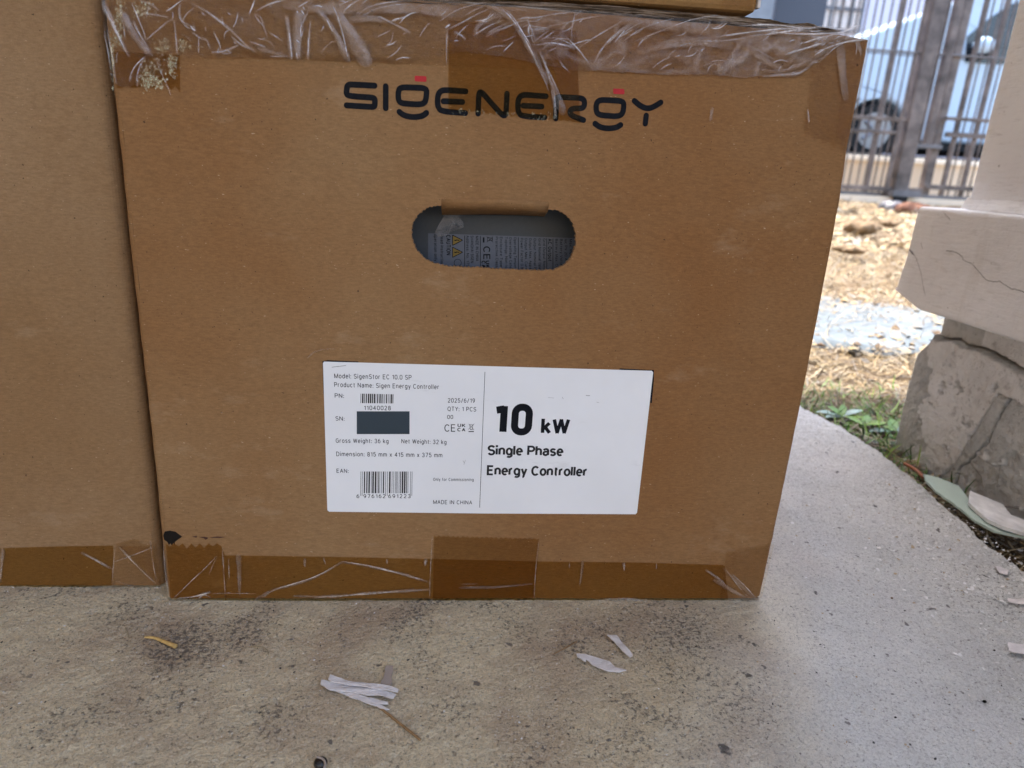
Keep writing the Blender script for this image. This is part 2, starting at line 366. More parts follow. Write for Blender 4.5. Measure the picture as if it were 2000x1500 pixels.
slab = mesh('concrete_floor', sv, sf, CONC, smooth=False); tag(slab, 'stained concrete floor slab of the porch under the boxes', kind='structure')
# garden earth
def gz(x, y):
    z = np.interp(y, [-9, .5, 1.2, 5.2, 6.2], [-.032, -.028, -.012, .115, .15])
    return z
def soil_patch(x0, x1, nx, y0, y1, ny, amp, sc, seed):
    X_, Y_ = np.meshgrid(np.linspace(x0, x1, nx), np.linspace(y0, y1, ny)); Z_ = gz(X_, Y_) + amp*vnoise(X_*sc, Y_*sc, seed, 5, .6)
    return np.stack([X_, Y_, Z_], -1).reshape(-1, 3), gridfaces(ny, nx)
v1, f1 = soil_patch(.60, 2.6, 300, -.6, 2.6, 440, .012, 9, 21)
v2, f2 = soil_patch(-1, 12, 330, 2.6, 6.2, 120, .03, 4, 22)
v1[:, 2] = np.where(v1[:, 0] < .80, np.minimum(v1[:, 2], -.022), v1[:, 2])
garden = mesh('garden_soil', np.concatenate([v1, v2]), np.concatenate([f1, f2 + len(v1)]), SOIL, smooth=True); tag(garden, kind='structure')
g_ = MB(); g_.box((-400, -400, -.6), (400, 400, -.13)); tag(g_.build('ground', SOIL), kind='structure')
g_ = MB(); g_.box((2.6, -3.4, -.13), (12, 2.6, -.02)); g_.box((-5, -12, -.13), (12, -3.4, -.02)); tag(g_.build('yard_ground', SOIL), kind='structure')
g_ = MB(); g_.box((-12, 6.75, -.13), (60, 13, .62)); tag(g_.build('road', TREEM), kind='structure')

# unseen porch roof and walls, added to give the scene its light and shade
ROOFM = plain('porch_ceiling_paint', (.84, .84, .81), .9, .1)
r_ = MB(); r_.box((-5, -3.0, 2.7), (1.12, 1.42, 2.85)); tag(r_.build('unseen_porch_roof', ROOFM), kind='structure')  # out of view; edges placed to set where the shade ends
WARM = plain('warm_wall_paint', (.52, .46, .36), .9, .1)
r_ = MB(); r_.box((-5, 1.5, 0), (.40, 1.7, 2.7)); tag(r_.build('unseen_house_wall', WARM), 'unseen cream house wall behind the stacked boxes, added to block sky light', 'wall')
r_ = MB(); r_.box((-6, -5.2, 0), (2.2, -5.0, 3.0)); tag(r_.build('bounce_wall', WARM), 'unseen cream wall behind the viewer, added to bounce warm sunlight', 'wall')  # unseen reflector wall, added to throw warm sun onto the carton fronts
r_ = MB(); r_.box((-3.2, -3.0, 0), (-3.0, 1.5, 2.7)); tag(r_.build('unseen_side_wall', WARM), 'unseen cream side wall left of the boxes, added for the light', 'wall')

# ------------------------------------------------------------------ the big carton
cy0 = .0
box = empty('cardboard_box', (.209, .40, 0), 'large brown carton with printed name, oval hand hole and white shipping label', 'box')
def poly_uv(pts, off=0.0): return [uv(x, y, off) for x, y in pts]
LEFT = [(196, -40), (203, 20), (216, 150), (233, 300), (251, 480), (269, 640), (288, 800), (305, 960), (317, 1080), (327, 1168)]
RIGHT = [(1487, 1165), (1512, 1052), (1536, 938), (1567, 791), (1606, 590), (1644, 390), (1659, 283), (1686, 151), (1700, 78)]
TOPL = [(1694, 69), (1640, 68), (1524, 58), (1330, 42), (1200, 30), (1000, 14), (832, 3), (640, -12), (400, -30)]
BOT = [(340, 1172), (600, 1173.5), (900, 1174), (1190, 1174.5), (1300, 1173.5), (1481, 1172)]
left_uv = poly_uv(LEFT); right_uv = poly_uv(RIGHT); top_uv = poly_uv(TOPL); bot_uv = [(a, max(b, .0015)) for a, b in poly_uv(BOT)]
RR = .0035
outer = [(u, v) for u, v in bot_uv] + [(u - RR, max(v, .002)) for u, v in right_uv] + top_uv[1:] + [(u + RR, v) for u, v in left_uv]
outer = jit(outer, .00025, .01)
# the hand hole: capsule outline traced, with the notch where its flap is folded in
HOLE = [(862, 401), (862, 388), (960, 389), (1072, 395), (1071, 410), (1088, 411), (1104, 419), (1117, 434), (1124, 454), (1125, 476), (1117, 500), (1103, 517), (1084, 526), (1060, 528),
        (1000, 526), (930, 522), (880, 520), (852, 515), (830, 505), (813, 486), (804, 462), (806, 438), (817, 419), (836, 406)]
hole = [uv(*p) for p in HOLE]
hj = []
for i, p in enumerate(hole):
    a = Vector(p); b = Vector(hole[(i+1) % len(hole)]); L = (b-a).length; k = max(1, int(L/.0011))
    nn = Vector((-(b-a).y, (b-a).x)).normalized()
    flap = i in (0, 1, 2, 3)
    for j in range(k): hj.append(tuple(a.lerp(b, j/k) + nn * (0 if (flap or j == 0) else (.00045 if j % 2 else -.00015) + random.uniform(-.0002, .0002))))
front = mesh('front_panel', *(lambda m: (m.v, m.f))(sheet(MB(), [outer, hj], UVF, .0048, 0.0)), CARD, box)
# which faces are cut edges inside the hole: give them the raw card look
front.data.materials.append(CUT)
for p in front.data.polygons:
    if abs(p.normal.dot(OUT)) < .5: p.material_index = 1
# folded-in flap of the hand hole
fl_top = [uv(862, 388.5), uv(915, 389), uv(967, 389.5), uv(1020, 392), uv(1072, 395.5)]; fv = []; ns = 9
for j in range(ns):
    a = j/(ns-1)
    for ci, (u, v) in enumerate(fl_top):
        th = min(1.0, a*2.2)*R(74+ci*1.2); L = .022*a; r0 = .0065
        if a < .45: dy = r0*math.sin(th); dz = r0*(1-math.cos(th)); fv.append(FP(u, v - dy*.95, -dz))
        else: q = (a-.45)/.55*.014; t9 = R(74+ci*1.2); fv.append(FP(u, v - r0*math.sin(t9)*.95 - q*math.cos(t9), -r0*(1-math.cos(t9)) - q*math.sin(t9)))
ff = [(r*5+c, (r+1)*5+c, (r+1)*5+c+1, r*5+c+1) for r in range(ns-1) for c in range(4)]
flap = mesh('handle_flap', fv, ff, CARD, box, smooth=True); m_ = flap.modifiers.new('t', 'SOLIDIFY'); m_.thickness = .0035; m_.offset = -1
# side panels with a rounded vertical fold
def side_panel(pts, sgn, name):
    pts = sorted(pts, key=lambda p: p[1]); dense = []
    for i in range(len(pts)-1):
        for j in range(6): t = j/6; dense.append((pts[i][0]*(1-t)+pts[i+1][0]*t + random.uniform(-.0002, .0002), pts[i][1]*(1-t)+pts[i+1][1]*t))
    dense.append(pts[-1]); v = []; n = 7
    for (u, h) in dense:
        h = max(h, .001)
        for k in range(n):
            a = k/(n-1)*math.pi/2; v.append(FP(u - sgn*RR + sgn*RR*math.sin(a), h, -RR + RR*math.cos(a)))
        q = FP(u, h, -RR); v.append((q.x - sgn*.001, .815, q.z))
        v.append((q.x - sgn*.006, .815, q.z)); q2 = FP(u - sgn*.005, h, -.0049); v.append(q2)
    m = n + 3; f = []
    for i in range(len(dense)-1):
        for k in range(m):
            a, b = i*m+k, i*m+(k+1) % m; f.append((a, b, b+m, a+m) if sgn > 0 else (a, a+m, b+m, b))
    f.append(tuple(range(m))[::-1] if sgn > 0 else tuple(range(m))); f.append(tuple((len(dense)-1)*m+k for k in range(m)))
    return mesh(name, v, f, CARD, box, smooth=False)
side_panel(right_uv, 1, 'side_panel'); side_panel(left_uv, -1, 'side_panel')
b_ = MB().box((.006, .808, .001), (.412, .814, .365)); b_.build('back_panel', CARD, box)
b_ = MB().box((.008, .008, .0012), (.40, .806, .007)); b_.build('bottom_flap', CARD, box)
# crushed top flaps, seen edge-on: three crumpled layers over the panel's top
def crushed(name, top, bot, y0, depth, seed, mat):
    N = 240; rows = 10; tx = np.linspace(0, 1, N); v = []
    T = np.array([tuple(PY(x, y, y0)) for x, y in top]); B = np.array([tuple(PY(x, y, y0)) for x, y in bot])
    ts = np.linspace(0, 1, len(top)); bs = np.linspace(0, 1, len(bot))
    for r in range(rows):
        a = r/(rows-1)
        for i, t_ in enumerate(tx):
            p = np.array([np.interp(t_, bs, B[:, k])*(1-a) + np.interp(t_, ts, T[:, k])*a for k in range(3)])
            v.append(p)
    v = np.array(v); xx = v[:, 0]; rr = np.repeat(np.arange(rows), N)
    v[:, 1] += .0022*vnoise(xx*22, rr*.9, seed, 4, .6) + .0012*vnoise(xx*240, rr*1.7, seed+1, 2)
    v[:, 2] += .0007*vnoise(xx*60, rr*.7, seed+2, 3)
    top_row = v[-N:].copy(); top_row[:, 1] += depth; v = np.concatenate([v, top_row])
    return mesh(name, v, gridfaces(rows+1, N), mat, box, smooth=False)
crushed('top_flap', [(560, -40), (700, -12), (832, -7), (960, -1), (1080, 5), (1200, 12), (1330, 22), (1440, 32), (1500, 38), (1545, 47), (1575, 45), (1600, 52), (1640, 60)],
        [(560, -16), (700, -6), (832, 5), (960, 13), (1080, 22), (1200, 32), (1330, 43), (1440, 51), (1500, 57), (1545, 60), (1575, 61), (1600, 64), (1640, 67)], .0165, .30, 31, EDGE)
crushed('top_flap', [(700, -5), (850, 4), (1000, 12), (1150, 19), (1300, 31), (1420, 42), (1500, 49)],
        [(700, -2), (850, 8), (1000, 17), (1150, 27), (1300, 38.5), (1420, 49), (1500, 54)], .0135, .01, 35, EDGE)

# ---- print on the carton
def ribbon(name, pts, width, off, mat, parent, closed=False, smooth=2):
    p2 = [Vector(uv(*p)) for p in chaikin(pts, smooth, closed)]
    r = width/2; n = len(p2); mb = MB(); L = []; Rr = []
    for i in range(n):
        if closed: a, b = p2[i-1], p2[(i+1) % n]
        else: a, b = p2[max(i-1, 0)], p2[min(i+1, n-1)]
        t = (b-a).normalized(); nn = Vector((-t.y, t.x)); L.append(p2[i]+nn*r); Rr.append(p2[i]-nn*r)
    v = [FP(q.x, q.y, off) for q in L+Rr]; f = []
    for i in range(n if closed else n-1):
        j = (i+1) % n; f.append((i, n+i, n+j, j))
    mb.add(v, f)
    if not closed:
        for c, a in ((p2[0], p2[1]), (p2[-1], p2[-2])):
            t = (c-a).normalized(); base = math.atan2(t.y, t.x)
            ring = [c] + [c + Vector((math.cos(base+s_), math.sin(base+s_)))*r for s_ in [(-.5+k/8)*math.pi for k in range(9)]]
            mb.add([FP(q.x, q.y, off) for q in ring], [(0, k, k+1) for k in range(1, 9)])
    return mb.build(name, mat, parent)
Z2 = lambda l: [(640+x/2.857, y/2.857) for x, y in l]
Z8 = lambda l: [(860+x/5.263, y/5.263) for x, y in l]
LW = .00315
def joinmb(name, parts, mat, parent):
    mb = MB()
    for o in parts:
        me = o.data; mb.add([tuple(v.co + wloc(o)) for v in me.vertices], [tuple(p.vertices) for p in me.polygons]); bpy.data.objects.remove(o)
    return mb.build(name, mat, parent)
def letter(strokes):
    return joinmb('printed_letter', [ribbon('t', pts, LW, .0002, INK, front, cl) for pts, cl in strokes], INK, front)
letter([(Z2([(262, 478), (160, 473), (112, 471), (106, 500), (104, 528), (130, 537), (240, 544), (263, 548), (264, 575), (262, 596), (240, 597), (106, 588)]), False)])
letter([(Z2([(324, 482), (324, 604)]), False)])
letter([(Z2([(553, 492), (480, 489), (415, 487), (396, 500), (393, 545), (402, 574), (450, 580), (520, 584), (545, 570), (551, 535)]), True),
        (Z2([(400, 624), (425, 645), (480, 655), (530, 648), (551, 630)]), False)])
letter([(Z2([(770, 510), (700, 505), (640, 502), (618, 522), (612, 560), (616, 600), (638, 622), (768, 631)]), False), (Z2([(646, 565), (752, 569)]), False)])
letter([(Z8([(388, 1168), (392, 1050), (398, 950), (425, 945), (520, 1055), (640, 1190), (672, 1186), (680, 1080), (685, 964)]), False)])
letter([(Z8([(1085, 990), (950, 980), (850, 973), (805, 1005), (795, 1080), (802, 1160), (845, 1195), (1070, 1208)]), False), (Z8([(852, 1086), (1042, 1096)]), False)])
letter([(Z8([(1186, 1218), (1190, 1110), (1195, 1005), (1220, 997), (1330, 1003), (1450, 1008), (1482, 1035), (1480, 1095), (1450, 1115), (1360, 1115), (1330, 1140), (1338, 1185), (1470, 1235)]), False)])
letter([(Z2([(1650, 564), (1580, 560), (1520, 557), (1499, 575), (1496, 612), (1508, 640), (1560, 646), (1620, 650), (1645, 635), (1652, 600)]), True),
        (Z2([(1492, 690), (1518, 710), (1565, 718), (1612, 712), (1634, 697)]), False)])
letter([(Z2([(1711, 563), (1742, 590), (1782, 608), (1818, 597), (1858, 572)]), False), (Z2([(1777, 645), (1772, 690)]), False)])
def rrect(cx, cy, w_, h_, sl, off, mat, name, parent, k=.3):
    pts = []
    for sx, sy in ((-1, -1), (1, -1), (1, 1), (-1, 1)):
        for q in ((0, 1) if sx*sy > 0 else (1, 0)):
            x = sx*w_/2*(1 - (k if q else 0)*h_/w_*1.0); y = sy*h_/2*(1 - (0 if q else k)); pts.append((cx+x, cy+y+x*sl))
    return sheet(MB(), [poly_uv(pts)[::-1]], UVF, 0, off).build(name, mat, parent)
rrect(821.5, 154, 23, 11, .05, .0002, REDINK, 'printed_mark', front); rrect(1208.5, 178.7, 22, 10.5, .05, .0002, REDINK, 'printed_mark', front)
# dark print peeping out from under the label's upper corners
for l in ([(630, 705), (640, 703.5), (700, 706), (700, 712), (640, 712), (634, 770), (632, 770)], [(1210, 719.5), (1277, 722.5), (1277, 740), (1273, 787), (1270, 787), (1268, 728), (1210, 725)]):
    sheet(MB(), [poly_uv(l)[::-1]], UVF, 0, .00018).build('underlying_print', INK, front)
# stain with ragged rim and the dashes beside it
def blob(cx, cy, rx, ry, n=26, am=.2):
    return [(cx + rx*(1+random.uniform(-am, am))*math.cos(2*math.pi*i/n), cy + ry*(1+random.uniform(-am, am))*math.sin(2*math.pi*i/n)) for i in range(n)]
STAIN = plain('scorched_hole', (.010, .007, .005), .8, .2)
st = [(319, 1046), (322, 1038), (332, 1036), (343, 1038), (352, 1045), (356, 1048), (350, 1052), (342, 1058), (341, 1064), (339, 1060), (336, 1065), (333, 1061), (330, 1064), (327, 1058), (321, 1054)]
sheet(MB(), [poly_uv(st)[::-1]], UVF, 0, .00022).build('torn_hole', STAIN, front)
for l in ([(375, 1048), (385, 1046), (384, 1050), (379, 1049)], [(388, 1048.5), (400, 1048), (408, 1050), (402, 1054), (398, 1051)], [(408, 1049), (425, 1047.5), (441, 1048.5), (430, 1050.5), (415, 1050)]):
    sheet(MB(), [poly_uv(l)[::-1]], UVF, 0, .0002).build('scuff_mark', plain('scuff', (.07, .03, .018), .8), front)

# ---- tape strips
def serr(a, b, n, amp):                       # serrated cut between two px points
    out = []
    for i in range(n+1):
        t = i/n; out.append((a[0]+(b[0]-a[0])*t, a[1]+(b[1]-a[1])*t + (amp*random.uniform(.4, 1) if i % 2 else -amp*.2)))
    return out
def tape(pts, off, mat, parent=box, name='tape_strip', base=0.0):
    u_ = [uv(x, y, base) for x, y in pts]; ar = sum(u_[i][0]*u_[(i+1) % len(u_)][1]-u_[(i+1) % len(u_)][0]*u_[i][1] for i in range(len(u_)))
    if ar < 0: u_ = u_[::-1]
    return sheet(MB(), [u_], lambda p, o: FP(p[0], p[1], o), 0, base+off).build(name, mat, parent)
tape([(440, 1084), (640, 1087), (843, 1091), (1052, 1096), (1240, 1098), (1415, 1103), (1422, 1171), (1190, 1174), (900, 1174), (600, 1173), (440, 1172)], .0004, TAPE)
tape(serr((324, 1062), (433, 1062), 13, 9) + [(440, 1084), (443, 1172), (345, 1171.5), (334, 1168)], .0006, TAPE)
tape(serr((848, 1045), (1053, 1051), 44, 4) + [(1050, 1100), (1043, 1174), (845, 1173)], .0007, TAPE_M)
tape(serr((1419, 1076), (1511, 1058), 9, 9) + [(1488, 1164), (1480, 1171), (1405, 1172)], .0006, TAPE_L)
# top tapes
tape([(218, 100), (352, 108)] + [(353, 182), (343, 168), (336, 176), (322, 160), (300, 172), (285, 168), (262, 172), (246, 168), (240, 172), (229, 172)], .0006, TAPE)
tape([(876, 40), (1125, 60)] + [(1133, 240), (1118, 238)] + serr((1113, 236), (876, 214), 40, 3), .0005, TAPE)
tape([(204, 10), (216, 104), (352, 108), (430, 116), (560, 115), (800, 126), (1180, 141), (1420, 152), (1580, 152), (1697, 78), (1640, 68), (1200, 30), (832, 4), (500, -22)], .0003, TAPE_T)
tape([(1583, 140), (1640, 88), (1694, 79), (1662, 285)] + serr((1655, 292), (1570, 262), 9, 9) + [(1570, 240), (1577, 215)], .0007, TAPE_L)
tape([(1650, 90), (1694, 79), (1656, 280), (1632, 270)], .0009, TAPE_L)
tape([(1060, 60), (1130, 65), (1133, 232), (1110, 236)], .0008, TAPE_L)
# ---- stretch film over the top edge: every fold is pressed into one continuous wrinkled sheet further down
bl = [(200, 150), (240, 172), (300, 170), (352, 112), (430, 116), (560, 114), (800, 124), (900, 100), (1000, 116), (1080, 132), (1150, 140), (1420, 150), (1560, 150), (1600, 118), (1640, 88), (1690, 78)]
tl = [(196, -40), (560, -26), (832, -1), (1200, 25), (1330, 36), (1524, 50), (1640, 60), (1697, 68)]
# folds and creases of that film, traced one by one
CREASES = []
def crease(kind, pts, w0, w1, off=.0016, rise=.0010, base=0.0, taper=True):
    CREASES.append((kind, [Vector(uv(p[0], p[1], base)) for p in chaikin(pts, 3)], w0*.00030, w1*.00030, taper, base, off))
def ridged(x, y, s): return 1 - np.abs(vnoise(x, y, s, 3, .5))*2
def pressed_sheet(name, base, u0, u1, v0, v1, res, mat, parent, outline=None, dots=(), keep=.02, off0=.0010):
    """one thin sheet on the panel plane; folds raise it and whiten it (attribute 'fold': r = whitening with painted highlights, g = painted yellow bubble glints)"""
    nu, nv = int((u1-u0)/res)+1, int((v1-v0)/res)+1; us = np.linspace(u0, u1, nu); vs_ = np.linspace(v0, v1, nv)
    M = np.zeros((nv, nu)); H = np.zeros((nv, nu)); Yw = np.zeros((nv, nu))
    for kind, P, w0, w1, taper, b, off in CREASES:
        if abs(b-base) > 1e-6: continue
        if max(p.x for p in P) < u0 or min(p.x for p in P) > u1 or max(p.y for p in P) < v0 or min(p.y for p in P) > v1: continue
        seg = [0]
        for i in range(1, len(P)): seg.append(seg[-1] + (P[i]-P[i-1]).length)
        L = seg[-1]
        if L < 1e-6: continue
        n = max(4, int(L/(res*.6))); px_ = np.interp(np.linspace(0, L, n), seg, [p.x for p in P]); py_ = np.interp(np.linspace(0, L, n), seg, [p.y for p in P])
        ph = random.uniform(0, 6); side = random.choice((-1, 1))
        for k in range(n):
            a = k/(n-1); w_ = (w0*(1-a)+w1*a)/2; tp = (math.sin(math.pi*min(max(a, .03), .97))**.5) if taper else min(1, (1-a)*12+.2, a*12+.2)
            w_ *= .9 + (.22 if kind != 'h' else .07)*math.sin(a*L*260+ph); w_ = max(w_, res*.9); rad = w_*2.2
            i0_, i1_ = np.searchsorted(us, [px_[k]-rad, px_[k]+rad]); j0, j1 = np.searchsorted(vs_, [py_[k]-rad, py_[k]+rad])
            if i0_ >= i1_ or j0 >= j1: continue
            dx = us[i0_:i1_][None, :]-px_[k]; dy = vs_[j0:j1][:, None]-py_[k]; d = np.sqrt(dx*dx+dy*dy)/w_
            if kind == 'b': pr = np.exp(-(d/.75)**2); pk = .95
            elif kind == 's': pr = np.exp(-(d/.9)**2); pk = .50
            else:
                k2 = min(k+1, n-1); tx, ty = px_[k2]-px_[max(k-1, 0)], py_[k2]-py_[max(k-1, 0)]; tl_ = math.hypot(tx, ty)+1e-9
                sd_ = side*(dx*(-ty/tl_) + dy*(tx/tl_))/w_; pr = 1/(1+np.exp((d-.95)*9))*(.42+.58*np.clip(sd_*.5+.5, 0, 1)**2); pk = .34
            pk *= (.62 + .38*math.sin(a*L*150+ph*2)**2)
            M[j0:j1, i0_:i1_] = np.maximum(M[j0:j1, i0_:i1_], pr*pk*tp); H[j0:j1, i0_:i1_] = np.maximum(H[j0:j1, i0_:i1_], np.exp(-(d/.9)**2)*min(w_*.9, .0016)*tp + (off-.0012)*.4*np.exp(-(d/1.2)**2))
    for (x, y, r, g) in dots:
        i0_, i1_ = np.searchsorted(us, [x-r*2, x+r*2]); j0, j1 = np.searchsorted(vs_, [y-r*2, y+r*2])
        if i0_ >= i1_ or j0 >= j1: continue
        d = np.hypot(us[i0_:i1_][None, :]-x, (vs_[j0:j1][:, None]-y)*random.uniform(.6, 1.2))/r; pr = np.exp(-d**2*1.2)
        Yw[j0:j1, i0_:i1_] = np.maximum(Yw[j0:j1, i0_:i1_], pr*g)
    UU, VV = np.meshgrid(us, vs_); inside = np.zeros((nv, nu), bool); soft = 0
    if outline is not None:
        lo, hi = outline; inside = (VV > lo(UU)) & (VV < hi(UU)); edge_ = np.clip((VV-lo(UU))/.004, 0, 1)
        M = np.maximum(M, inside*(np.clip(ridged(UU*14+VV*16, VV*22-UU*8, 51)-.55, 0, 1)**1.4*.32 + np.clip(ridged(UU*38-VV*30, VV*46+UU*22, 52)-.62, 0, 1)**1.3*.55)*np.clip(vnoise(UU*9, VV*20, 54, 2)*1.6+.55, 0, 1))
        M = np.maximum(M, inside*.20*np.clip(vnoise(UU*11+3, VV*26, 55, 3)*1.3-.05, 0, 1)*edge_)
        H += inside*edge_*(.0012*np.clip(ridged(UU*14+VV*16, VV*22-UU*8, 51), 0, 1)**2 + .0006*np.clip(ridged(UU*38-VV*30, VV*46+UU*22, 52), 0, 1)**3 + .0002*vnoise(UU*150, VV*150, 53, 2))
    keepv = inside | (M > keep) | (Yw > keep)
    V_ = np.zeros((nv, nu, 3)); of = off0 + H; V_[..., 0] = UU; V_[..., 1] = UPV.y*VV + OUT.y*(base+of); V_[..., 2] = UPV.z*VV + OUT.z*(base+of)
    F_ = gridfaces(nv, nu); kf = keepv.ravel()[F_].all(1); F_ = F_[kf]
    used = np.unique(F_); remap = np.full(nu*nv, -1); remap[used] = np.arange(len(used))
    Vc = V_.reshape(-1, 3)[used]
    me = bpy.data.meshes.new(name); pw = np.array(wloc(parent)); me.vertices.add(len(Vc)); me.vertices.foreach_set('co', (Vc-pw).astype(np.float32).ravel())
    Fi = remap[F_]; me.loops.add(Fi.size); me.loops.foreach_set('vertex_index', Fi.astype(np.int32).ravel()); me.polygons.add(len(Fi)); me.polygons.foreach_set('loop_start', (np.arange(len(Fi))*4).astype(np.int32))
    me.update(calc_edges=True); at = me.color_attributes.new('fold', 'FLOAT_COLOR', 'POINT'); C_ = np.zeros((len(Vc), 4)); C_[:, 0] = M.ravel()[used]; C_[:, 1] = Yw.ravel()[used]; C_[:, 3] = 1
    at.data.foreach_set('color', C_.astype(np.float32).ravel()); me.materials.append(mat); me.polygons.foreach_set('use_smooth', np.ones(len(Fi), bool))
    o = bpy.data.objects.new(name, me); SC.collection.objects.link(o); o.parent = parent
    if outline is None: o['kind'] = 'stuff'
    return o
def wrap_mat(name, gl, tint, milkcol=(.93, .88, .89)):
    t = NT(name); t.t.nodes.remove(t.b); mp = t.coord()
    at = t.n('ShaderNodeAttribute'); at.attribute_name = 'fold'; sp = t.n('ShaderNodeSeparateColor'); t.l(at.outputs['Color'], sp.inputs[0])
    tr = t.n('ShaderNodeBsdfTransparent'); tr.inputs[0].default_value = (*tint, 1)
    g = t.n('ShaderNodeBsdfGlossy'); g.inputs['Color'].default_value = (gl, gl, gl, 1); g.inputs['Roughness'].default_value = .06
    b = t.n('ShaderNodeBump', Strength=.6, Distance=.002); t.l(t.noise(240, 3, .6, mp), b.inputs['Height']); t.l(b.outputs[0], g.inputs['Normal'])
    fr = t.n('ShaderNodeFresnel'); fr.inputs['IOR'].default_value = 1.32; t.l(b.outputs[0], fr.inputs['Normal'])
    m1 = t.n('ShaderNodeMixShader'); t.l(fr.outputs[0], m1.inputs[0]); t.l(tr.outputs[0], m1.inputs[1]); t.l(g.outputs[0], m1.inputs[2])
    d = t.n('ShaderNodeBsdfDiffuse'); d.inputs[0].default_value = (*milkcol, 1)
    br = t.val(t.noise(420, 4, .7, mp), .32, .62, .45, 1.0); f1 = t.math('MULTIPLY', sp.outputs[0], br)  # milky folds also carry painted highlight streaks
    m2 = t.n('ShaderNodeMixShader'); t.l(f1, m2.inputs[0]); t.l(m1.outputs[0], m2.inputs[1]); t.l(d.outputs[0], m2.inputs[2])
    d2 = t.n('ShaderNodeBsdfDiffuse'); d2.inputs[0].default_value = (.92, .86, .56, 1)  # pale yellow colour painted in as the glint of trapped bubbles
    m3 = t.n('ShaderNodeMixShader'); t.l(t.math('MULTIPLY', sp.outputs[1], br), m3.inputs[0]); t.l(m2.outputs[0], m3.inputs[1]); t.l(d2.outputs[0], m3.inputs[2])
    t.l(m3.outputs[0], t.out.inputs['Surface']); return t.m
WRAP = wrap_mat('clear_wrap', .55, (.995, .99, .985)); WRAPT = wrap_mat('creased_tape', .35, (.98, .97, .95), (.86, .74, .64))
A6 = lambda l: [(200+x/6.667, y/6.667) for x, y in l]       # survey frames of the close views
A7 = lambda l: [(500+x/6.667, y/6.667) for x, y in l]
A3 = lambda l: [(1200+x/3.704, y/3.704) for x, y in l]
AC = lambda l: [(1460+x/8.333, y/8.333) for x, y in l]
cb, cs, ch = 'b', 's', 'h'
# left corner
crease(cs, A6([(0, 20), (110, 230), (230, 480), (350, 720)]), 9, 5); crease(cs, A6([(20, 0), (120, 180), (200, 380), (350, 700)]), 4, 3, .002)
crease(cb, A6([(60, 90), (180, 360), (345, 712)]), 2.2, 2.2, .0026)
crease(cb, A6([(400, 60), (480, 220), (560, 400), (582, 520)]), 2.5, 2, .0022)
crease(cs, A6([(300, 200), (310, 400), (318, 520)]), 3, 2)
crease(ch, A6([(300, 210), (380, 380), (480, 540), (620, 700)]), 16, 15, .0018, .0018, taper=False)
crease(cs, A6([(440, 300), (520, 480), (640, 660)]), 4, 3, .003)
crease(cs, A6([(600, 525), (700, 440), (820, 340), (910, 270)]), 4, 2); crease(cs, A6([(530, 190), (700, 200), (880, 240)]), 3, 3)
crease(cb, A6([(860, 160), (940, 110), (1060, 20)]), 4, 2, .0025); crease(cs, A6([(500, 20), (650, 60), (750, 150)]), 4, 3)
crease(cs, A6([(1040, 60), (1020, 180), (1050, 300), (1170, 345)]), 4, 3); crease(cb, A6([(1170, 350), (1200, 400), (1230, 410)]), 3, 3, .0024)
crease(cs, A6([(1180, 60), (1380, 160), (1560, 300), (1720, 430), (1900, 620), (2000, 680)]), 4, 5); crease(cs, A6([(1210, 120), (1100, 220), (1060, 300)]), 3, 2)
crease(cb, A6([(1780, 180), (1760, 300), (1720, 380)]), 2.2, 2, .0022); crease(cs, A6([(1700, 490), (1810, 590), (1960, 660)]), 3, 4)
crease(cs, A6([(1440, 690), (1600, 680), (1800, 590)]), 4, 3); crease(cs, A6([(1600, 520), (1615, 430), (1700, 400)]), 3, 2)
crease(cs, A6([(1470, 430), (1530, 560), (1560, 680)]), 3, 3); crease(cb, A6([(1270, 480), (1265, 690)]), 1.8, 2)
crease(cs, A6([(960, 280), (970, 480), (985, 690)]), 3, 3)
crease(cb, A6([(560, 750), (440, 860), (380, 980), (370, 1060)]), 2.6, 1.6); crease(cs, A6([(580, 740), (500, 860), (470, 990), (470, 1120)]), 2.5, 3)
crease(cs, A6([(90, 400), (140, 700), (170, 950), (200, 1100)]), 3, 2.5); crease(cs, A6([(30, 300), (80, 600), (120, 900)]), 3, 2)
crease(cb, A6([(2000, 0), (1920, 200)]), 3, 2)
crease(cs, A6([(720, 790), (780, 960), (850, 1100), (900, 1240)]), 2, 2.5); 
# centre left
crease(cs, A7([(0, 160), (120, 90), (240, 50), (420, 0)]), 4, 3); crease(ch, A7([(400, 230), (430, 400), (450, 600), (460, 770)]), 9, 8, taper=False)
crease(cb, A7([(440, 380), (460, 560), (480, 765)]), 3, 6, .0026); crease(ch, A7([(560, 180), (540, 400), (540, 600), (545, 765)]), 20, 13, .0013, .001, taper=False)
crease(cb, A7([(600, 300), (595, 420), (592, 540)]), 2, 2.5, .0024); crease(cb, A7([(540, 690), (552, 765)]), 1.6, 3, .003)
crease(cs, A7([(720, 280), (700, 450), (690, 620), (680, 770)]), 4, 4); crease(cb, A7([(690, 500), (686, 770)]), 1.6, 2.2, .0026)
crease(cs, A7([(740, 0), (690, 150), (620, 290), (600, 420)]), 3, 2); crease(cb, A7([(560, 110), (640, 60), (720, 0)]), 3, 2)
crease(cb, A7([(590, 140), (620, 175), (640, 210)]), 5, 3, .0026); crease(cb, A7([(540, 150), (560, 185)]), 3, 3, .0026); crease(cb, A7([(620, 100), (650, 140)]), 3, 2, .0026)
crease(ch, A7([(760, 100), (950, 300), (1080, 520), (1200, 790)]), 10, 13, taper=False); crease(cb, A7([(1000, 60), (1080, 240), (1140, 460), (1215, 790)]), 2.4, 4, .0024)
crease(ch, A7([(960, 60), (1130, 280), (1280, 520), (1430, 800)]), 18, 30, .0012, .0012, taper=False); crease(cs, A7([(1010, 90), (1120, 300), (1220, 480)]), 3, 2, .0022)
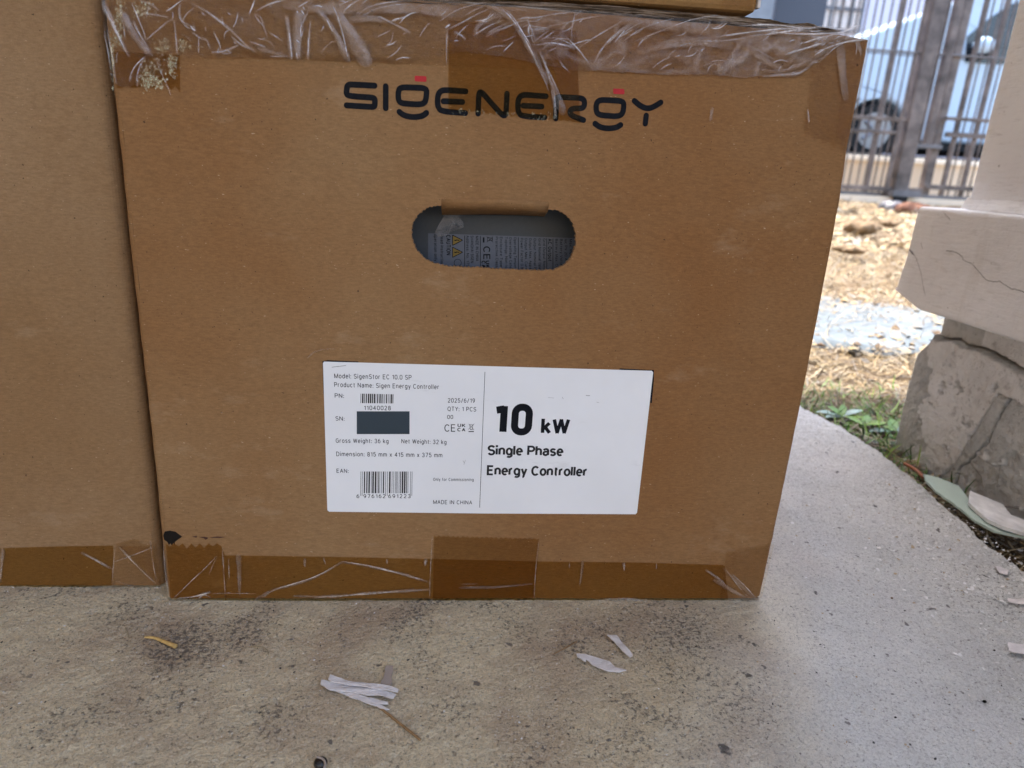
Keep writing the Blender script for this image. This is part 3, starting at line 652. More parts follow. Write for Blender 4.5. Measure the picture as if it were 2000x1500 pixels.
crease(cb, A7([(930, 260), (980, 370), (1020, 440)]), 2.4, 2, .0026); crease(cb, A7([(760, 95), (830, 90), (900, 120)]), 4, 2, .0026)
crease(cs, A7([(1080, 90), (1200, 30), (1300, -20)]), 4, 3); crease(cs, A7([(1110, 240), (1180, 130), (1300, 30), (1400, -10)]), 4, 3)
crease(cs, A7([(1310, 230), (1450, 110), (1650, 50), (1950, 15)]), 3, 3); crease(cs, A7([(1380, 220), (1560, 130), (1800, 80), (2000, 60)]), 3, 4)
crease(cs, A7([(1540, 270), (1600, 220), (1680, 260), (1820, 330), (2000, 430)]), 3, 5); crease(cs, A7([(1750, 300), (1880, 250), (2010, 210)]), 3, 2)
crease(ch, A7([(1200, 260), (1500, 240), (1700, 280)]), 14, 10, taper=True)
crease(ch, A7([(60, 640), (200, 680), (440, 745)]), 8, 5); crease(cs, A7([(200, 740), (450, 745)]), 3, 2)
# centre
crease(cs, Z8([(0, 220), (150, 120), (300, 65), (440, 40)]), 3, 3); crease(cs, Z8([(60, 320), (200, 250), (350, 165), (520, 90)]), 4, 2)
crease(cs, Z8([(260, 160), (400, 85), (480, 60)]), 2, 3); crease(ch, Z8([(345, 375), (370, 270), (500, 190), (640, 150)]), 9, 11)
crease(cs, Z8([(340, 380), (480, 280), (640, 215)]), 3, 2); crease(ch, Z8([(480, 385), (500, 340), (640, 270), (740, 225)]), 6, 4)
crease(cs, Z8([(480, 380), (620, 300), (760, 250)]), 2.6, 2); crease(cs, Z8([(560, 340), (680, 290), (800, 230), (940, 200)]), 2.6, 2)
crease(ch, Z8([(440, 40), (600, 110), (720, 190), (850, 380), (960, 580), (1100, 850)]), 8, 12, taper=False)
crease(cb, Z8([(620, 90), (740, 210), (850, 380), (960, 600), (1050, 790), (1110, 930)]), 3, 2.6, .0030); crease(cb, Z8([(660, 100), (760, 200), (860, 370), (930, 480)]), 3, 2, .0026)
crease(cs, Z8([(1000, 520), (1070, 650), (1130, 850), (1175, 990), (1175, 1220)]), 5, 4, .003); crease(cs, Z8([(1030, 540), (1120, 760), (1220, 960), (1285, 1110)]), 3, 3, .0028)
crease(ch, Z8([(1100, 800), (1160, 900), (1220, 1050), (1250, 1150)]), 7, 16, .0026, .001); crease(ch, Z8([(1140, 880), (1170, 1040), (1185, 1215)]), 8, 8, .0024)
crease(cs, Z8([(930, 465), (1020, 470), (1120, 445), (1260, 470), (1410, 505)]), 3, 5); crease(ch, Z8([(1030, 530), (1120, 470), (1240, 470), (1380, 500)]), 8, 8)
crease(cb, Z8([(905, 270), (900, 340), (912, 370)]), 4, 2, .003); crease(cs, Z8([(940, 280), (930, 400), (960, 450)]), 4, 2); crease(cs, Z8([(840, 290), (900, 260), (960, 280), (1110, 300)]), 3, 5)
crease(ch, Z8([(880, 330), (980, 330), (1110, 310)]), 14, 10); crease(cs, Z8([(960, 440), (1040, 370), (1115, 320)]), 2.6, 2)
crease(cs, Z8([(880, 150), (900, 230), (940, 330), (980, 440)]), 2, 2); crease(cs, Z8([(790, 210), (900, 180), (1030, 205), (980, 260)]), 3, 2)
crease(cs, Z8([(1100, 160), (1200, 150), (1380, 130)]), 5, 3); crease(cs, Z8([(800, 200), (1000, 190), (1260, 130)]), 2, 2)
crease(cs, Z8([(1090, 280), (1300, 240), (1500, 190), (1720, 160)]), 3, 3); crease(cb, Z8([(1280, 375), (1410, 505), (1480, 600), (1550, 705)]), 1.8, 1.8, .0022)
crease(cs, Z8([(1020, 400), (1180, 390), (1300, 440), (1400, 490)]), 2, 2); crease(cs, Z8([(1420, 500), (1560, 400), (1750, 290), (1900, 200)]), 2, 3)
crease(cs, Z8([(1560, 690), (1620, 560), (1720, 420), (1880, 290), (2000, 215)]), 5, 3); crease(cs, Z8([(1700, 470), (1830, 340), (2000, 240)]), 2, 2.6)
crease(cs, Z8([(1790, 420), (1900, 350), (2010, 290)]), 1.6, 2); crease(cs, Z8([(1220, 620), (1260, 690), (1330, 750)]), 2, 2)
crease(cs, Z8([(70, 330), (65, 480), (62, 670)]), 1.8, 1.8); crease(cs, Z8([(1390, 100), (1340, 330), (1350, 400)]), 1.4, 1.4)
crease(cs, Z8([(150, 340), (210, 365), (260, 410)]), 7, 4); crease(cb, Z8([(55, 290), (100, 260)]), 5, 4)
# right
crease(cs, A3([(0, 300), (100, 210), (250, 140)]), 3, 2); crease(cs, A3([(60, 300), (200, 200), (420, 140)]), 2, 2)
crease(cs, A3([(150, 300), (400, 200), (600, 130), (770, 115)]), 2, 3); crease(cs, A3([(540, 300), (700, 310), (900, 285), (1000, 268)]), 2, 3)
crease(ch, A3([(930, 340), (1030, 410), (1190, 500)]), 9, 12, taper=True); crease(ch, A3([(1260, 470), (1300, 400), (1400, 340)]), 8, 5)
crease(cs, A3([(1070, 555), (1200, 545), (1320, 540), (1400, 490)]), 5, 6); crease(ch, A3([(1080, 520), (1250, 520), (1400, 440)]), 6, 8)
crease(cs, A3([(845, 380), (830, 555)]), 2, 2); crease(ch, A3([(760, 470), (765, 530)]), 18, 16, .0016, .0012); crease(ch, A3([(20, 490), (60, 510)]), 14, 12); crease(cs, A3([(610, 380), (640, 350)]), 4, 3)
crease(cb, AC([(0, 605), (200, 580), (420, 560), (700, 510), (1000, 475), (1200, 440)]), 3.5, 5, .0026); crease(cs, AC([(700, 540), (950, 490)]), 4, 4)
crease(cb, AC([(1200, 445), (1330, 450), (1500, 495), (1640, 480)]), 3, 3, .0026); crease(cs, AC([(930, 540), (1000, 600), (1120, 660), (1230, 640)]), 3, 3)
crease(cs, AC([(860, 620), (960, 650), (1090, 670), (1240, 630), (1400, 560)]), 3, 4, .0024); crease(cb, AC([(940, 500), (1060, 530), (1200, 500)]), 3, 2)
crease(ch, AC([(1200, 650), (1350, 590), (1500, 540), (1640, 480), (1790, 420)]), 16, 20, .003, .002, taper=False); crease(cb, AC([(1440, 560), (1560, 520), (1700, 450), (1800, 410)]), 7, 10, .0042)
crease(ch, AC([(1240, 640), (1460, 640), (1720, 570), (1990, 630)]), 12, 9, .0036); crease(cb, AC([(1500, 570), (1640, 540), (1840, 540), (1980, 600)]), 4, 4, .0044)
crease(cb, AC([(1740, 580), (1860, 600), (1990, 635)]), 5, 4, .004); crease(cs, AC([(1420, 750), (1500, 640), (1720, 620)]), 8, 5, .003)
crease(ch, AC([(1060, 920), (1180, 860), (1320, 780), (1440, 740)]), 12, 12, .0024); crease(cb, AC([(1060, 910), (1200, 820), (1300, 775)]), 4, 2, .003)
crease(cs, AC([(1170, 990), (1280, 890), (1430, 750), (1720, 650)]), 4, 4, .003); crease(ch, AC([(0, 780), (200, 900), (400, 1010)]), 12, 9); crease(cs, AC([(900, 600), (1180, 620), (1360, 560)]), 3, 4)
crease(ch, AC([(1720, 640), (1800, 760), (1830, 900)]), 9, 7); crease(cs, AC([(1740, 680), (1760, 800), (1740, 900)]), 2, 2); crease(cs, AC([(1990, 640), (1960, 900)]), 3, 3)
crease(cb, [(1692, 74), (1686, 130), (1676, 190)], 2, 1.6, .0012)
crease(ch, [(1390, 212), (1386, 236)], 9, 7); crease(cs, [(1576, 215), (1578, 240)], 6, 5)
crease(ch, [(1640, 96), (1645, 160), (1650, 190)], 20, 14, .0016, .0006)
for q in ([(1395, 74), (1450, 66), (1520, 58), (1600, 56)], [(1480, 62), (1560, 70), (1640, 66), (1692, 74)], [(1560, 88), (1600, 74), (1650, 66)], [(1600, 100), (1640, 84), (1690, 78)], [(1530, 108), (1570, 96), (1610, 84)], [(1440, 52), (1520, 50), (1580, 60)]): crease('b', q, random.uniform(4, 7), random.uniform(3, 6), .003)
for q in ([(1200, 40), (1290, 52), (1400, 60)], [(700, 20), (800, 16), (900, 26)], [(560, 10), (640, 20), (720, 14)], [(1250, 100), (1330, 80), (1420, 84)]): crease('h', q, 16, 22)
# fuzzy crumples at the free corner
for _ in range(46):
    x = random.uniform(1560, 1690); y = np.interp(x, [1560, 1640, 1690], [100, 78, 68]) + random.uniform(-8, 12)
    a = random.uniform(-.7, .1); L = random.uniform(6, 18); crease(cb if random.random() < .4 else cs, [(x, y), (x+L*.5, y+L*.5*a+random.uniform(-2, 2)), (x+L, y+L*a)], random.uniform(1, 2.4), 1.2, random.uniform(.002, .0045))
# bottom tape: thin pale bubbles and folds
B1 = lambda l: [(x/4, 980+y/4) for x, y in l]; B2 = lambda l: [(400+x/4, 1000+y/4) for x, y in l]; B3 = lambda l: [(900+x/3.03, 1000+y/3.03) for x, y in l]
crease(cb, B1([(1360, 750), (1500, 610), (1600, 520), (1695, 420)]), 2.2, 2, .0014); crease(ch, B1([(1640, 560), (1670, 480), (1700, 430)]), 4, 3); crease(cs, B1([(1340, 755), (1500, 755), (1760, 765)]), 2.4, 2)
crease(cb, B1([(1400, 745), (1520, 735), (1640, 700)]), 4, 6, .0018); crease(cb, B1([(1560, 745), (1600, 710), (1650, 740)]), 5, 4, .002); crease(cs, B1([(1650, 710), (1800, 705), (2000, 712)]), 2, 2)
crease(cs, B1([(1740, 350), (1755, 560), (1765, 750)]), 1.8, 1.8); crease(ch, B1([(1870, 420), (1875, 520), (1878, 740)]), 15, 5, .0012, .0006); crease(cs, B1([(1790, 440), (1795, 600)]), 3, 2); crease(ch, B1([(1290, 380), (1310, 600), (1330, 740)]), 4, 3)
crease(cs, B1([(1280, 300), (1290, 500), (1320, 740)]), 2, 2)
crease(ch, B2([(400, 680), (520, 600), (700, 560), (850, 510), (1000, 430), (1070, 385)]), 8, 7, .0014); crease(cb, B2([(460, 660), (540, 595), (700, 550), (840, 505), (960, 450), (1060, 385)]), 2.6, 3, .0022)
crease(ch, B2([(1070, 385), (1200, 400), (1420, 445), (1560, 480), (1760, 550)]), 8, 8, .0014); crease(cb, B2([(1080, 380), (1250, 400), (1450, 450), (1740, 530)]), 2.4, 2.4, .0022)
crease(cs, B2([(700, 650), (1000, 655), (1300, 625), (1640, 605), (1750, 600)]), 5, 8, .0014); crease(cb, B2([(850, 665), (1100, 645), (1400, 620), (1640, 608)]), 1.5, 2.2, .002)
crease(ch, B2([(785, 360), (785, 420)]), 8, 5); crease(cs, B2([(930, 350), (945, 400)]), 5, 3); crease(cs, B2([(1425, 365), (1425, 400)]), 6, 4); crease(cs, B2([(1725, 365), (1722, 410)]), 7, 5)
crease(cs, B2([(1778, 180), (1765, 400), (1755, 690)]), 1.8, 1.8); crease(cs, B2([(1900, 690), (2000, 688)]), 3, 2)
crease(cb, B2([(170, 690), (300, 700), (400, 690)]), 5, 4, .002); crease(cs, B2([(390, 690), (430, 640)]), 3, 3)
crease(cs, B3([(460, 170), (440, 350), (432, 515)]), 1.8, 2); crease(ch, B3([(720, 290), (712, 370), (702, 435)]), 9, 3, .0012); crease(cs, B3([(640, 295), (642, 330)]), 4, 2); crease(cs, B3([(962, 300), (965, 345)]), 6, 3); crease(cs, B3([(1155, 300), (1155, 335)]), 4, 3)
crease(cb, B3([(1560, 325), (1640, 440), (1720, 520)]), 2, 2.2, .0018); crease(ch, B3([(1550, 330), (1650, 420), (1750, 520)]), 5, 14, .0013); crease(cb, B3([(1590, 350), (1680, 430), (1750, 515)]), 2, 2, .0018); crease(cs, B3([(1450, 340), (1540, 400), (1570, 440)]), 9, 3)
crease(ch, B3([(1500, 400), (1600, 460), (1700, 515)]), 14, 8, .0012); crease(cs, B3([(0, 420), (100, 420)]), 2, 2); crease(ch, B3([(0, 440), (200, 440), (420, 420)]), 9, 5); crease(cs, B3([(850, 510), (960, 505), (1090, 520)]), 4, 6)
crease(ch, [(600, 700), (612, 686), (640, 680), (662, 682)], 6, 3, .0008); crease(ch, [(1176, 1168), (1230, 1172), (1262, 1174)], 5, 9, .002)
# fine crinkles scattered over the stretched film
for _ in range(150):
    x = random.uniform(205, 1640); yb_ = np.interp(x, [p[0] for p in bl], [p[1] for p in bl]); yt_ = max(0, np.interp(x, [p[0] for p in tl], [p[1] for p in tl]))
    y = random.uniform(yt_, yb_ - 4); a = R(random.gauss(-32, 22) if x > 620 else random.gauss(55, 40)); L = random.uniform(8, 46) * (1 if x > 480 else .6)
    k = random.uniform(-.2, .2)*L; q = [(x, y), (x+L*.5*math.cos(a)-k*math.sin(a), y+L*.5*math.sin(a)+k*math.cos(a)), (x+L*math.cos(a), y+L*math.sin(a))]
    if max(p[1] for p in q) > yb_ - 2 or min(p[1] for p in q) < yt_: continue
    crease(random.choice((cb, cs, cs, cs, ch)), q, random.uniform(.8, 2.2), random.uniform(.6, 2), random.uniform(.0012, .0026), .0008)
dots = []
def bubble_glint(cx, cy, sx, sy, n, g=.8):
    for _ in range(int(n*1.5)):
        u_, v_ = uv(random.gauss(cx, sx), random.gauss(cy, sy)); dots.append((u_, v_, random.choice((.00022, .0003, .00042, .0006)), g*random.uniform(.3, 1)))
bubble_glint(289, 152, 6, 12, 90, .6); bubble_glint(338, 128, 5, 12, 70, .6); bubble_glint(320, 92, 7, 8, 40, .45); bubble_glint(358, 90, 6, 8, 30, .45); bubble_glint(305, 140, 9, 14, 40, .5); bubble_glint(312, 162, 6, 7, 30)
bubble_glint(222, 110, 2.2, 28, 60, .6); bubble_glint(236, 40, 5, 22, 60, .55); bubble_glint(283, 20, 12, 9, 50, .55); bubble_glint(1000, 224, 60, 2.5, 40, .22); bubble_glint(915, 217, 16, 2.2, 20, .28); bubble_glint(1060, 231, 20, 2.2, 20, .28)
BU = np.array([uv(*p)[0] for p in bl]); BV = np.array([uv(*p)[1] for p in bl]); TU = np.array([uv(*p)[0] for p in tl]); TV = np.array([uv(*p)[1] for p in tl])
vlo = uv(1180, 248)[1]
pressed_sheet('stretch_film', 0.0, -.001, .4215, vlo, max(TV)+.001, .00036, WRAP, box, outline=(lambda u: np.interp(u, BU, BV) + .0012*vnoise(u*60, u*0, 58, 3), lambda u: np.interp(u, TU, TV)), dots=dots)
pressed_sheet('tape_crease', 0.0, -.001, .4215, .0005, .050, .00036, WRAPT, box)
pressed_sheet('tape_crease', 0.0, .05, .14, .165, .185, .0006, WRAPT, box)
pressed_sheet('tape_crease', 0.0, .30, .4215, .295, vlo, .0006, WRAPT, box)
# ---- shipping label
lab_px = [(633, 706), (955, 715), (1273, 724), (1275.5, 727), (1244, 1001), (1241, 1004), (940, 1002.5), (643, 999), (639.5, 996), (631, 709)]
lab = sheet(MB(), [poly_uv(lab_px)[::-1]], UVF, .0001, .0003).build('shipping_label', LABEL, box)
LOFF = .00036
def ell(cx, cy, rx, ry, a0=0, a1=360, n=14): return [(cx+rx*math.cos(R(a0+(a1-a0)*k/n)), cy+ry*math.sin(R(a0+(a1-a0)*k/n))) for k in range(n+1)]
def rcl(x0, y0, x1, y1, r, n=4):              # rounded rectangle outline, closed
    o = []
    for cx, cy, a in ((x1-r, y1-r, 0), (x0+r, y1-r, 90), (x0+r, y0+r, 180), (x1-r, y0+r, 270)): o += [(cx+r*math.cos(R(a+90*k/n)), cy+r*math.sin(R(a+90*k/n))) for k in range(n+1)]
    return o + [o[0]]
XH = 7.3
GL = {  # advance, strokes; cap height 10
 'A': (6.8, [[(0, 0), (3.4, 10), (6.8, 0)], [(1.3, 3.6), (5.5, 3.6)]]), 'B': (6.2, [[(0, 0), (0, 10), (3.4, 10)]+ell(3.6, 7.6, 2.2, 2.4, 90, -90)+[(0, 5.2)], [(3.4, 5.2)]+ell(3.7, 2.6, 2.4, 2.6, 90, -90)+[(0, 0)]]),
 'C': (6.6, [ell(3.4, 5, 3.4, 5, 42, 318, 18)]), 'D': (6.6, [[(0, 0), (0, 10), (2.6, 10)]+ell(2.8, 5, 3.7, 5, 90, -90, 16)+[(0, 0)]]), 'E': (5.6, [[(5.4, 10), (0, 10), (0, 0), (5.5, 0)], [(0, 5.2), (4.9, 5.2)]]),
 'G': (6.9, [ell(3.5, 5, 3.5, 5, 42, 300, 18)+[(6.8, 1.6), (6.8, 4.8), (3.9, 4.8)]]), 'H': (7, [[(0, 0), (0, 10)], [(6.6, 0), (6.6, 10)], [(0, 5.1), (6.6, 5.1)]]), 'I': (.4, [[(0, 0), (0, 10)]]),
 'K': (6.6, [[(0, 0), (0, 10)], [(6, 10), (.2, 3.8)], [(2.1, 5.9), (6.4, 0)]]), 'M': (8.4, [[(0, 0), (0, 10), (4.2, .4), (8.4, 10), (8.4, 0)]]), 'N': (7, [[(0, 0), (0, 10), (6.7, 0), (6.7, 10)]]),
 'O': (7.2, [ell(3.6, 5, 3.6, 5, 0, 360, 22)]), 'P': (6, [[(0, 0), (0, 10), (3.2, 10)]+ell(3.3, 7.3, 2.7, 2.7, 90, -90)+[(0, 4.6)]]), 'Q': (7.2, [ell(3.6, 5, 3.6, 5, 0, 360, 22), [(4.4, 1.6), (6.8, -1)]]),
 'R': (6.4, [[(0, 0), (0, 10), (3.2, 10)]+ell(3.3, 7.4, 2.7, 2.6, 90, -90)+[(0, 4.8)], [(3.4, 4.8), (6.2, 0)]]), 'S': (6, [ell(3, 7.5, 2.8, 2.5, 20, 250, 12)+ell(3, 2.5, 2.9, 2.6, 75, -160, 12)]),
 'T': (6.4, [[(0, 10), (6.4, 10)], [(3.2, 0), (3.2, 10)]]), 'U': (6.6, [[(0, 10), (0, 3.2)]+ell(3.2, 3.2, 3.2, 3.2, 180, 360)+[(6.4, 10)]]), 'V': (6.6, [[(0, 10), (3.3, 0), (6.6, 10)]]), 'W': (9.6, [[(0, 10), (2.4, .2), (4.8, 9.8), (7.2, .2), (9.6, 10)]]), 'Y': (6.4, [[(0, 10), (3.2, 4.6), (6.4, 10)], [(3.2, 4.6), (3.2, 0)]]),
 'F': (5.4, [[(5.2, 10), (0, 10), (0, 0)], [(0, 5.2), (4.6, 5.2)]]), 'L': (5.2, [[(0, 10), (0, 0), (5, 0)]]),
 'a': (5, [ell(2.4, 5.2, 2.3, 2.1, 165, 0, 8)+[(4.7, 0)], [(4.7, 4.3), (2.4, 4.1)]+ell(2.2, 2.1, 2.2, 2.1, 100, 290, 10)+[(4.7, 1.7)]]), 'b': (5.2, [[(0, 0), (0, 10.5)], ell(2.5, 3.65, 2.5, 3.65, 0, 360, 16)]),
 'c': (4.9, [ell(2.5, 3.65, 2.5, 3.65, 45, 315, 14)]), 'd': (5.2, [[(5, 0), (5, 10.5)], ell(2.5, 3.65, 2.5, 3.65, 0, 360, 16)]), 'e': (5.1, [[(.1, 3.7), (5, 3.7)]+ell(2.5, 3.65, 2.5, 3.65, 0, 312, 16)]),
 'f': (3.2, [[(1.2, 0), (1.2, 8.6)]+ell(2.7, 8.8, 1.5, 1.7, 180, 90, 5), [(0, XH), (3.1, XH)]]), 'g': (5.2, [ell(2.5, 3.7, 2.5, 3.6, 0, 360, 16), [(5, XH), (5, -.8)]+ell(2.5, -.7, 2.5, 2.1, 0, -140, 8)]), 'h': (5, [[(0, 0), (0, 10.5)], ell(2.4, 4.9, 2.3, 2.4, 180, 0, 8)+[(4.7, 0)]]),
 'i': (.4, [[(0, 0), (0, XH)], [(0, 9.8), (0, 10)]]), 'k': (4.8, [[(0, 0), (0, 10.5)], [(4.3, XH), (.2, 2.8)], [(1.6, 4.3), (4.7, 0)]]), 'l': (.4, [[(0, 0), (0, 10.5)]]), 'm': (8.4, [[(0, 0), (0, XH)], ell(2.1, 5.1, 2, 2.2, 180, 0, 8)+[(4.1, 0)], ell(6.2, 5.1, 2, 2.2, 180, 0, 8)+[(8.2, 0)]]),
 'n': (5, [[(0, 0), (0, XH)], ell(2.4, 4.9, 2.3, 2.4, 180, 0, 8)+[(4.7, 0)]]), 'o': (5.2, [ell(2.6, 3.65, 2.6, 3.65, 0, 360, 18)]), 'p': (5.2, [[(0, -2.8), (0, XH)], ell(2.5, 3.65, 2.5, 3.65, 0, 360, 16)]), 'r': (3, [[(0, 0), (0, XH)], ell(2.4, 4.6, 2.3, 2.7, 175, 80, 6)]),
 's': (4.6, [ell(2.3, 5.5, 2.1, 1.8, 20, 250, 9)+ell(2.3, 1.85, 2.2, 1.9, 75, -160, 9)]), 't': (3, [[(1.2, 9.4), (1.2, 1.8)]+ell(2.5, 1.7, 1.3, 1.7, 180, 270, 5), [(0, XH), (3, XH)]]), 'u': (5, [[(0, XH), (0, 2.4)]+ell(2.3, 2.4, 2.3, 2.4, 180, 360, 8), [(4.7, XH), (4.7, 0)]]),
 'v': (4.8, [[(0, XH), (2.4, 0), (4.8, XH)]]), 'w': (7.2, [[(0, XH), (1.8, .2), (3.6, 7), (5.4, .2), (7.2, XH)]]), 'x': (4.8, [[(0, XH), (4.7, 0)], [(4.7, XH), (0, 0)]]), 'y': (4.8, [[(0, XH), (2.5, .2)], [(4.8, XH), (2.1, -1.6)]+ell(1, -1.4, 1.2, 1.4, -20, -90, 4)]), 'C_': (0, []),
 '0': (5.6, [rcl(.1, .2, 5.5, 9.8, 2.5, 6)]), '1': (3.2, [[(0, 8.3), (2.9, 8.9)], [(2.9, 0), (2.9, 10)]]), '2': (5.6, [ell(2.7, 7.3, 2.5, 2.7, 165, -35, 10)+[(0, 0), (5.5, 0)]]), '3': (5.6, [ell(2.6, 7.5, 2.4, 2.5, 160, -80, 10), ell(2.6, 2.6, 2.7, 2.6, 85, -160, 10), [(1.6, 5.2), (2.8, 5.2)]]),
 '4': (6, [[(4.3, 0), (4.3, 10), (0, 3), (5.9, 3)]]), '5': (5.6, [[(5, 10), (1, 10), (.5, 5.4)]+ell(2.8, 3.2, 2.6, 3.2, 110, -160, 14)]), '6': (5.6, [ell(2.8, 3.2, 2.6, 3.2, 0, 360, 16), [(.2, 3.4), (.6, 6.4), (2, 9), (4.3, 10)]]), '7': (5.6, [[(0, 10), (5.6, 10), (1.9, 0)]]),
 '8': (5.6, [ell(2.8, 7.5, 2.3, 2.4, 0, 360, 16), ell(2.8, 2.6, 2.7, 2.6, 0, 360, 16)]), '9': (5.6, [ell(2.8, 6.8, 2.6, 3.2, 0, 360, 16), [(5.4, 6.6), (5, 3.6), (3.6, 1), (1.3, 0)]]),
 ':': (.5, [[(.1, .4), (.1, .6)], [(.1, 6), (.1, 6.2)]]), '.': (.5, [[(.1, .3), (.1, .5)]]), '/': (4.2, [[(0, -.8), (4, 10)]]), '-': (3.2, [[(0, 4.2), (3.2, 4.2)]]), ' ': (1.6, [])}
def text_mesh(s, weight, space=1.0):
    """plain sans-serif lettering built from strokes: ribbons with square butts, mitred at corners"""
    v = []; f = []; x = 0; hw = weight/2; gap = (1.9 + weight*.9) * space
    for ch in s:
        adv, st = GL[ch]; subs = []
        for k, pts in enumerate(st):
            P = [Vector((px+x, min(max(py, -3+hw), 10.6-hw) if 0 else py)) for px, py in pts]
            P = [p for i, p in enumerate(P) if i == 0 or (p-P[i-1]).length > 1e-3]
            cut = [i for i in range(1, len(P)-1) if (P[i]-P[i-1]).normalized().dot((P[i+1]-P[i]).normalized()) < -.25]
            for c0, c1 in zip([0]+cut, cut+[len(P)-1]): subs.append((P[c0:c1+1], len(subs), c0 > 0, c1 < len(P)-1))
        for P, k, exA, exB in subs:
            closed = len(P) > 3 and (P[0]-P[-1]).length < 1e-3
            n = len(P); b = len(v); dots = n == 2 and (P[1]-P[0]).length < .5
            for i, p in enumerate(P):
                d1 = (P[i]-P[i-1]) if i else ((P[0]-P[-2]) if closed else (P[1]-P[0])); d2 = (P[i+1]-P[i]) if i < n-1 else ((P[1]-P[0]) if closed else (P[-1]-P[-2]))
                d1 = d1.normalized(); d2 = d2.normalized(); t = (d1+d2); t = t.normalized() if t.length > .05 else d2; nn = Vector((-t.y, t.x)); c = max(.42, nn.dot(Vector((-d2.y, d2.x)))); w_ = hw/c
                e = Vector((0, 0))
                if not closed and i == 0: e = -d2*hw*(1.0 if dots else .35 if exA else .0)
                if not closed and i == n-1: e = d1*hw*(1.0 if dots else .35 if exB else .0)
                zz = len(v)*1e-9
                v.append((p.x+nn.x*w_+e.x, p.y+nn.y*w_+e.y, k)); v.append((p.x-nn.x*w_+e.x, p.y-nn.y*w_+e.y, k))
            for i in range(n-1): f.append((b+2*i, b+2*i+1, b+2*i+3, b+2*i+2))
        x += adv + gap
    return np.array(v), f
def text(s, x0, y0, x1, y1, parent, mat, base=0.0, off=LOFF, bold=0.0, hpx=None, name='printed_text', space=1.0):
    """write s with its baseline from survey point (x0,y0) to (x1,y1); hpx = cap height in survey px, bold = stroke weight"""
    v, f = text_mesh(s, bold or 1.5, space)
    a = Vector(uv(x0, y0, base)); b = Vector(uv(x1, y1, base)); t = (b-a); W = t.length; t.normalize(); nn = Vector((-t.y, t.x))
    x_0, x_1 = v[:, 0].min(), v[:, 0].max(); sx = W/(x_1-x_0)
    sy = sx if hpx is None else hpx*(.000322 if base == 0 else .00030)/10
    P = [FP(*(a + t*((q[0]-x_0)*sx) + nn*(q[1]*sy)), base+off+q[2]*6e-6) for q in v]
    return mesh(name, P, f, mat, parent)
def lt(s, x0, y0, x1, y1, h, bold=0.0, **k): return text(s, x0, y0, x1, y1, lab, LINK if h < 20 else INK, bold=bold, hpx=h, **k)
lt('Model: SigenStor EC 10.0 SP', 653, 738, 804, 741, 8.6)
lt('Product Name: Sigen Energy Controller', 653, 755, 857, 759.5, 8.6)
lt('PN:', 654, 776, 672, 776.5, 8); lt('11040028', 711.5, 800, 763.5, 800.5, 8.2, space=1.1)
lt('SN:', 655.5, 820.5, 673, 821, 8); lt('Gross Weight: 36 kg', 656, 864, 759, 865, 8.4); lt('Net Weight: 32 kg', 784, 865, 872, 867, 8.4)
lt('Dimension: 815 mm x 415 mm x 375 mm', 657, 890, 864, 892.5, 8.6); lt('EAN:', 657.5, 922.5, 681, 923, 8)
lt('2025/6/19', 874.5, 785.5, 927.5, 786, 8.2); lt('QTY: 1 PCS', 874, 802, 930, 803, 8.4); lt('00', 873.5, 817.5, 885, 817.5, 7.6)
lt('Only for Commissioning', 846, 938.5, 925, 939, 6); lt('MADE IN CHINA', 846, 983.5, 922, 984.5, 8.2)
lt('6', 696.5, 972, 702, 972, 7.6); lt('976162', 710, 972, 753, 972, 7.8, space=1.25); lt('691223', 758.5, 972, 802, 972, 7.8, space=1.25)
lt('10', 966, 842.5, 1038, 845, 55, 2.75, space=.9); lt('kW', 1056, 845, 1112, 845.5, 29, 2.4, space=.66)
lt('Single Phase', 952, 887, 1100, 889, 18.3, 2.35, space=.62); lt('Energy Controller', 950.5, 926, 1145, 928.5, 18.3, 2.35, space=.62)
lt('CE', 868, 842, 889, 842, 14, 1.3, space=.9); lt('UK', 893.5, 833, 909, 833.5, 6.2, 2.2); lt('CA', 893, 841.5, 909, 842, 6.2, 2.2)
def lrect(x0, y0, x1, y1, mat=LINK, parent=None, off=LOFF, name='printed_block', sl=.028, base=0.0):
    cx = (x0+x1)/2
    return tape([(x0, y0+(x0-cx)*sl), (x1, y0+(x1-cx)*sl), (x1, y1+(x1-cx)*sl), (x0, y1+(x0-cx)*sl)], off, mat, parent or lab, name, base)
tape([(946.6, 726), (947.6, 726), (937.3, 991), (936.3, 991)], LOFF, LINK, lab, 'printed_rule')
tape([(697, 803), (800, 803), (800, 847.5), (697, 847.5)], LOFF, REDACT, lab, 'redaction_block')  # redaction bar over the serial code, added as a flat block
# crossed-out bin
def line_px(mb, x0, y0, x1, y1, w_, off=LOFF, base=0.0):
    a, b = Vector(uv(x0, y0, base)), Vector(uv(x1, y1, base)); t = (b-a).normalized(); n_ = Vector((-t.y, t.x))*w_*.000144
    mb.add([FP(*(a+n_), base+off), FP(*(a-n_), base+off), FP(*(b-n_), base+off), FP(*(b+n_), base+off)], [(0, 1, 2, 3)])
bn = MB()
for q in ((916, 829, 925, 829.5, 1), (917.5, 830, 918.5, 838, 1), (923.5, 830, 922.5, 838, 1), (918, 838.5, 923, 838.5, 1.4), (914.5, 838.5, 926.5, 827, .8), (915.5, 827.5, 926, 839.5, .8), (915, 842.5, 925.5, 842.5, 2.2)): line_px(bn, *q)
bn.build('bin_symbol', LINK, lab)
bars = MB(); x = 704.5; rs = random.Random(3)
while x < 768:
    wd = rs.choice([1, 1, 1.6, 2.4, 3.0]); line_px(bars, x+wd/2, 768.5+(x-704)*.02, x+wd/2-.4, 787+(x-704)*.01, wd); x += wd + rs.choice([.9, 1.2, 1.8])
bars.build('barcode', LINK, lab)
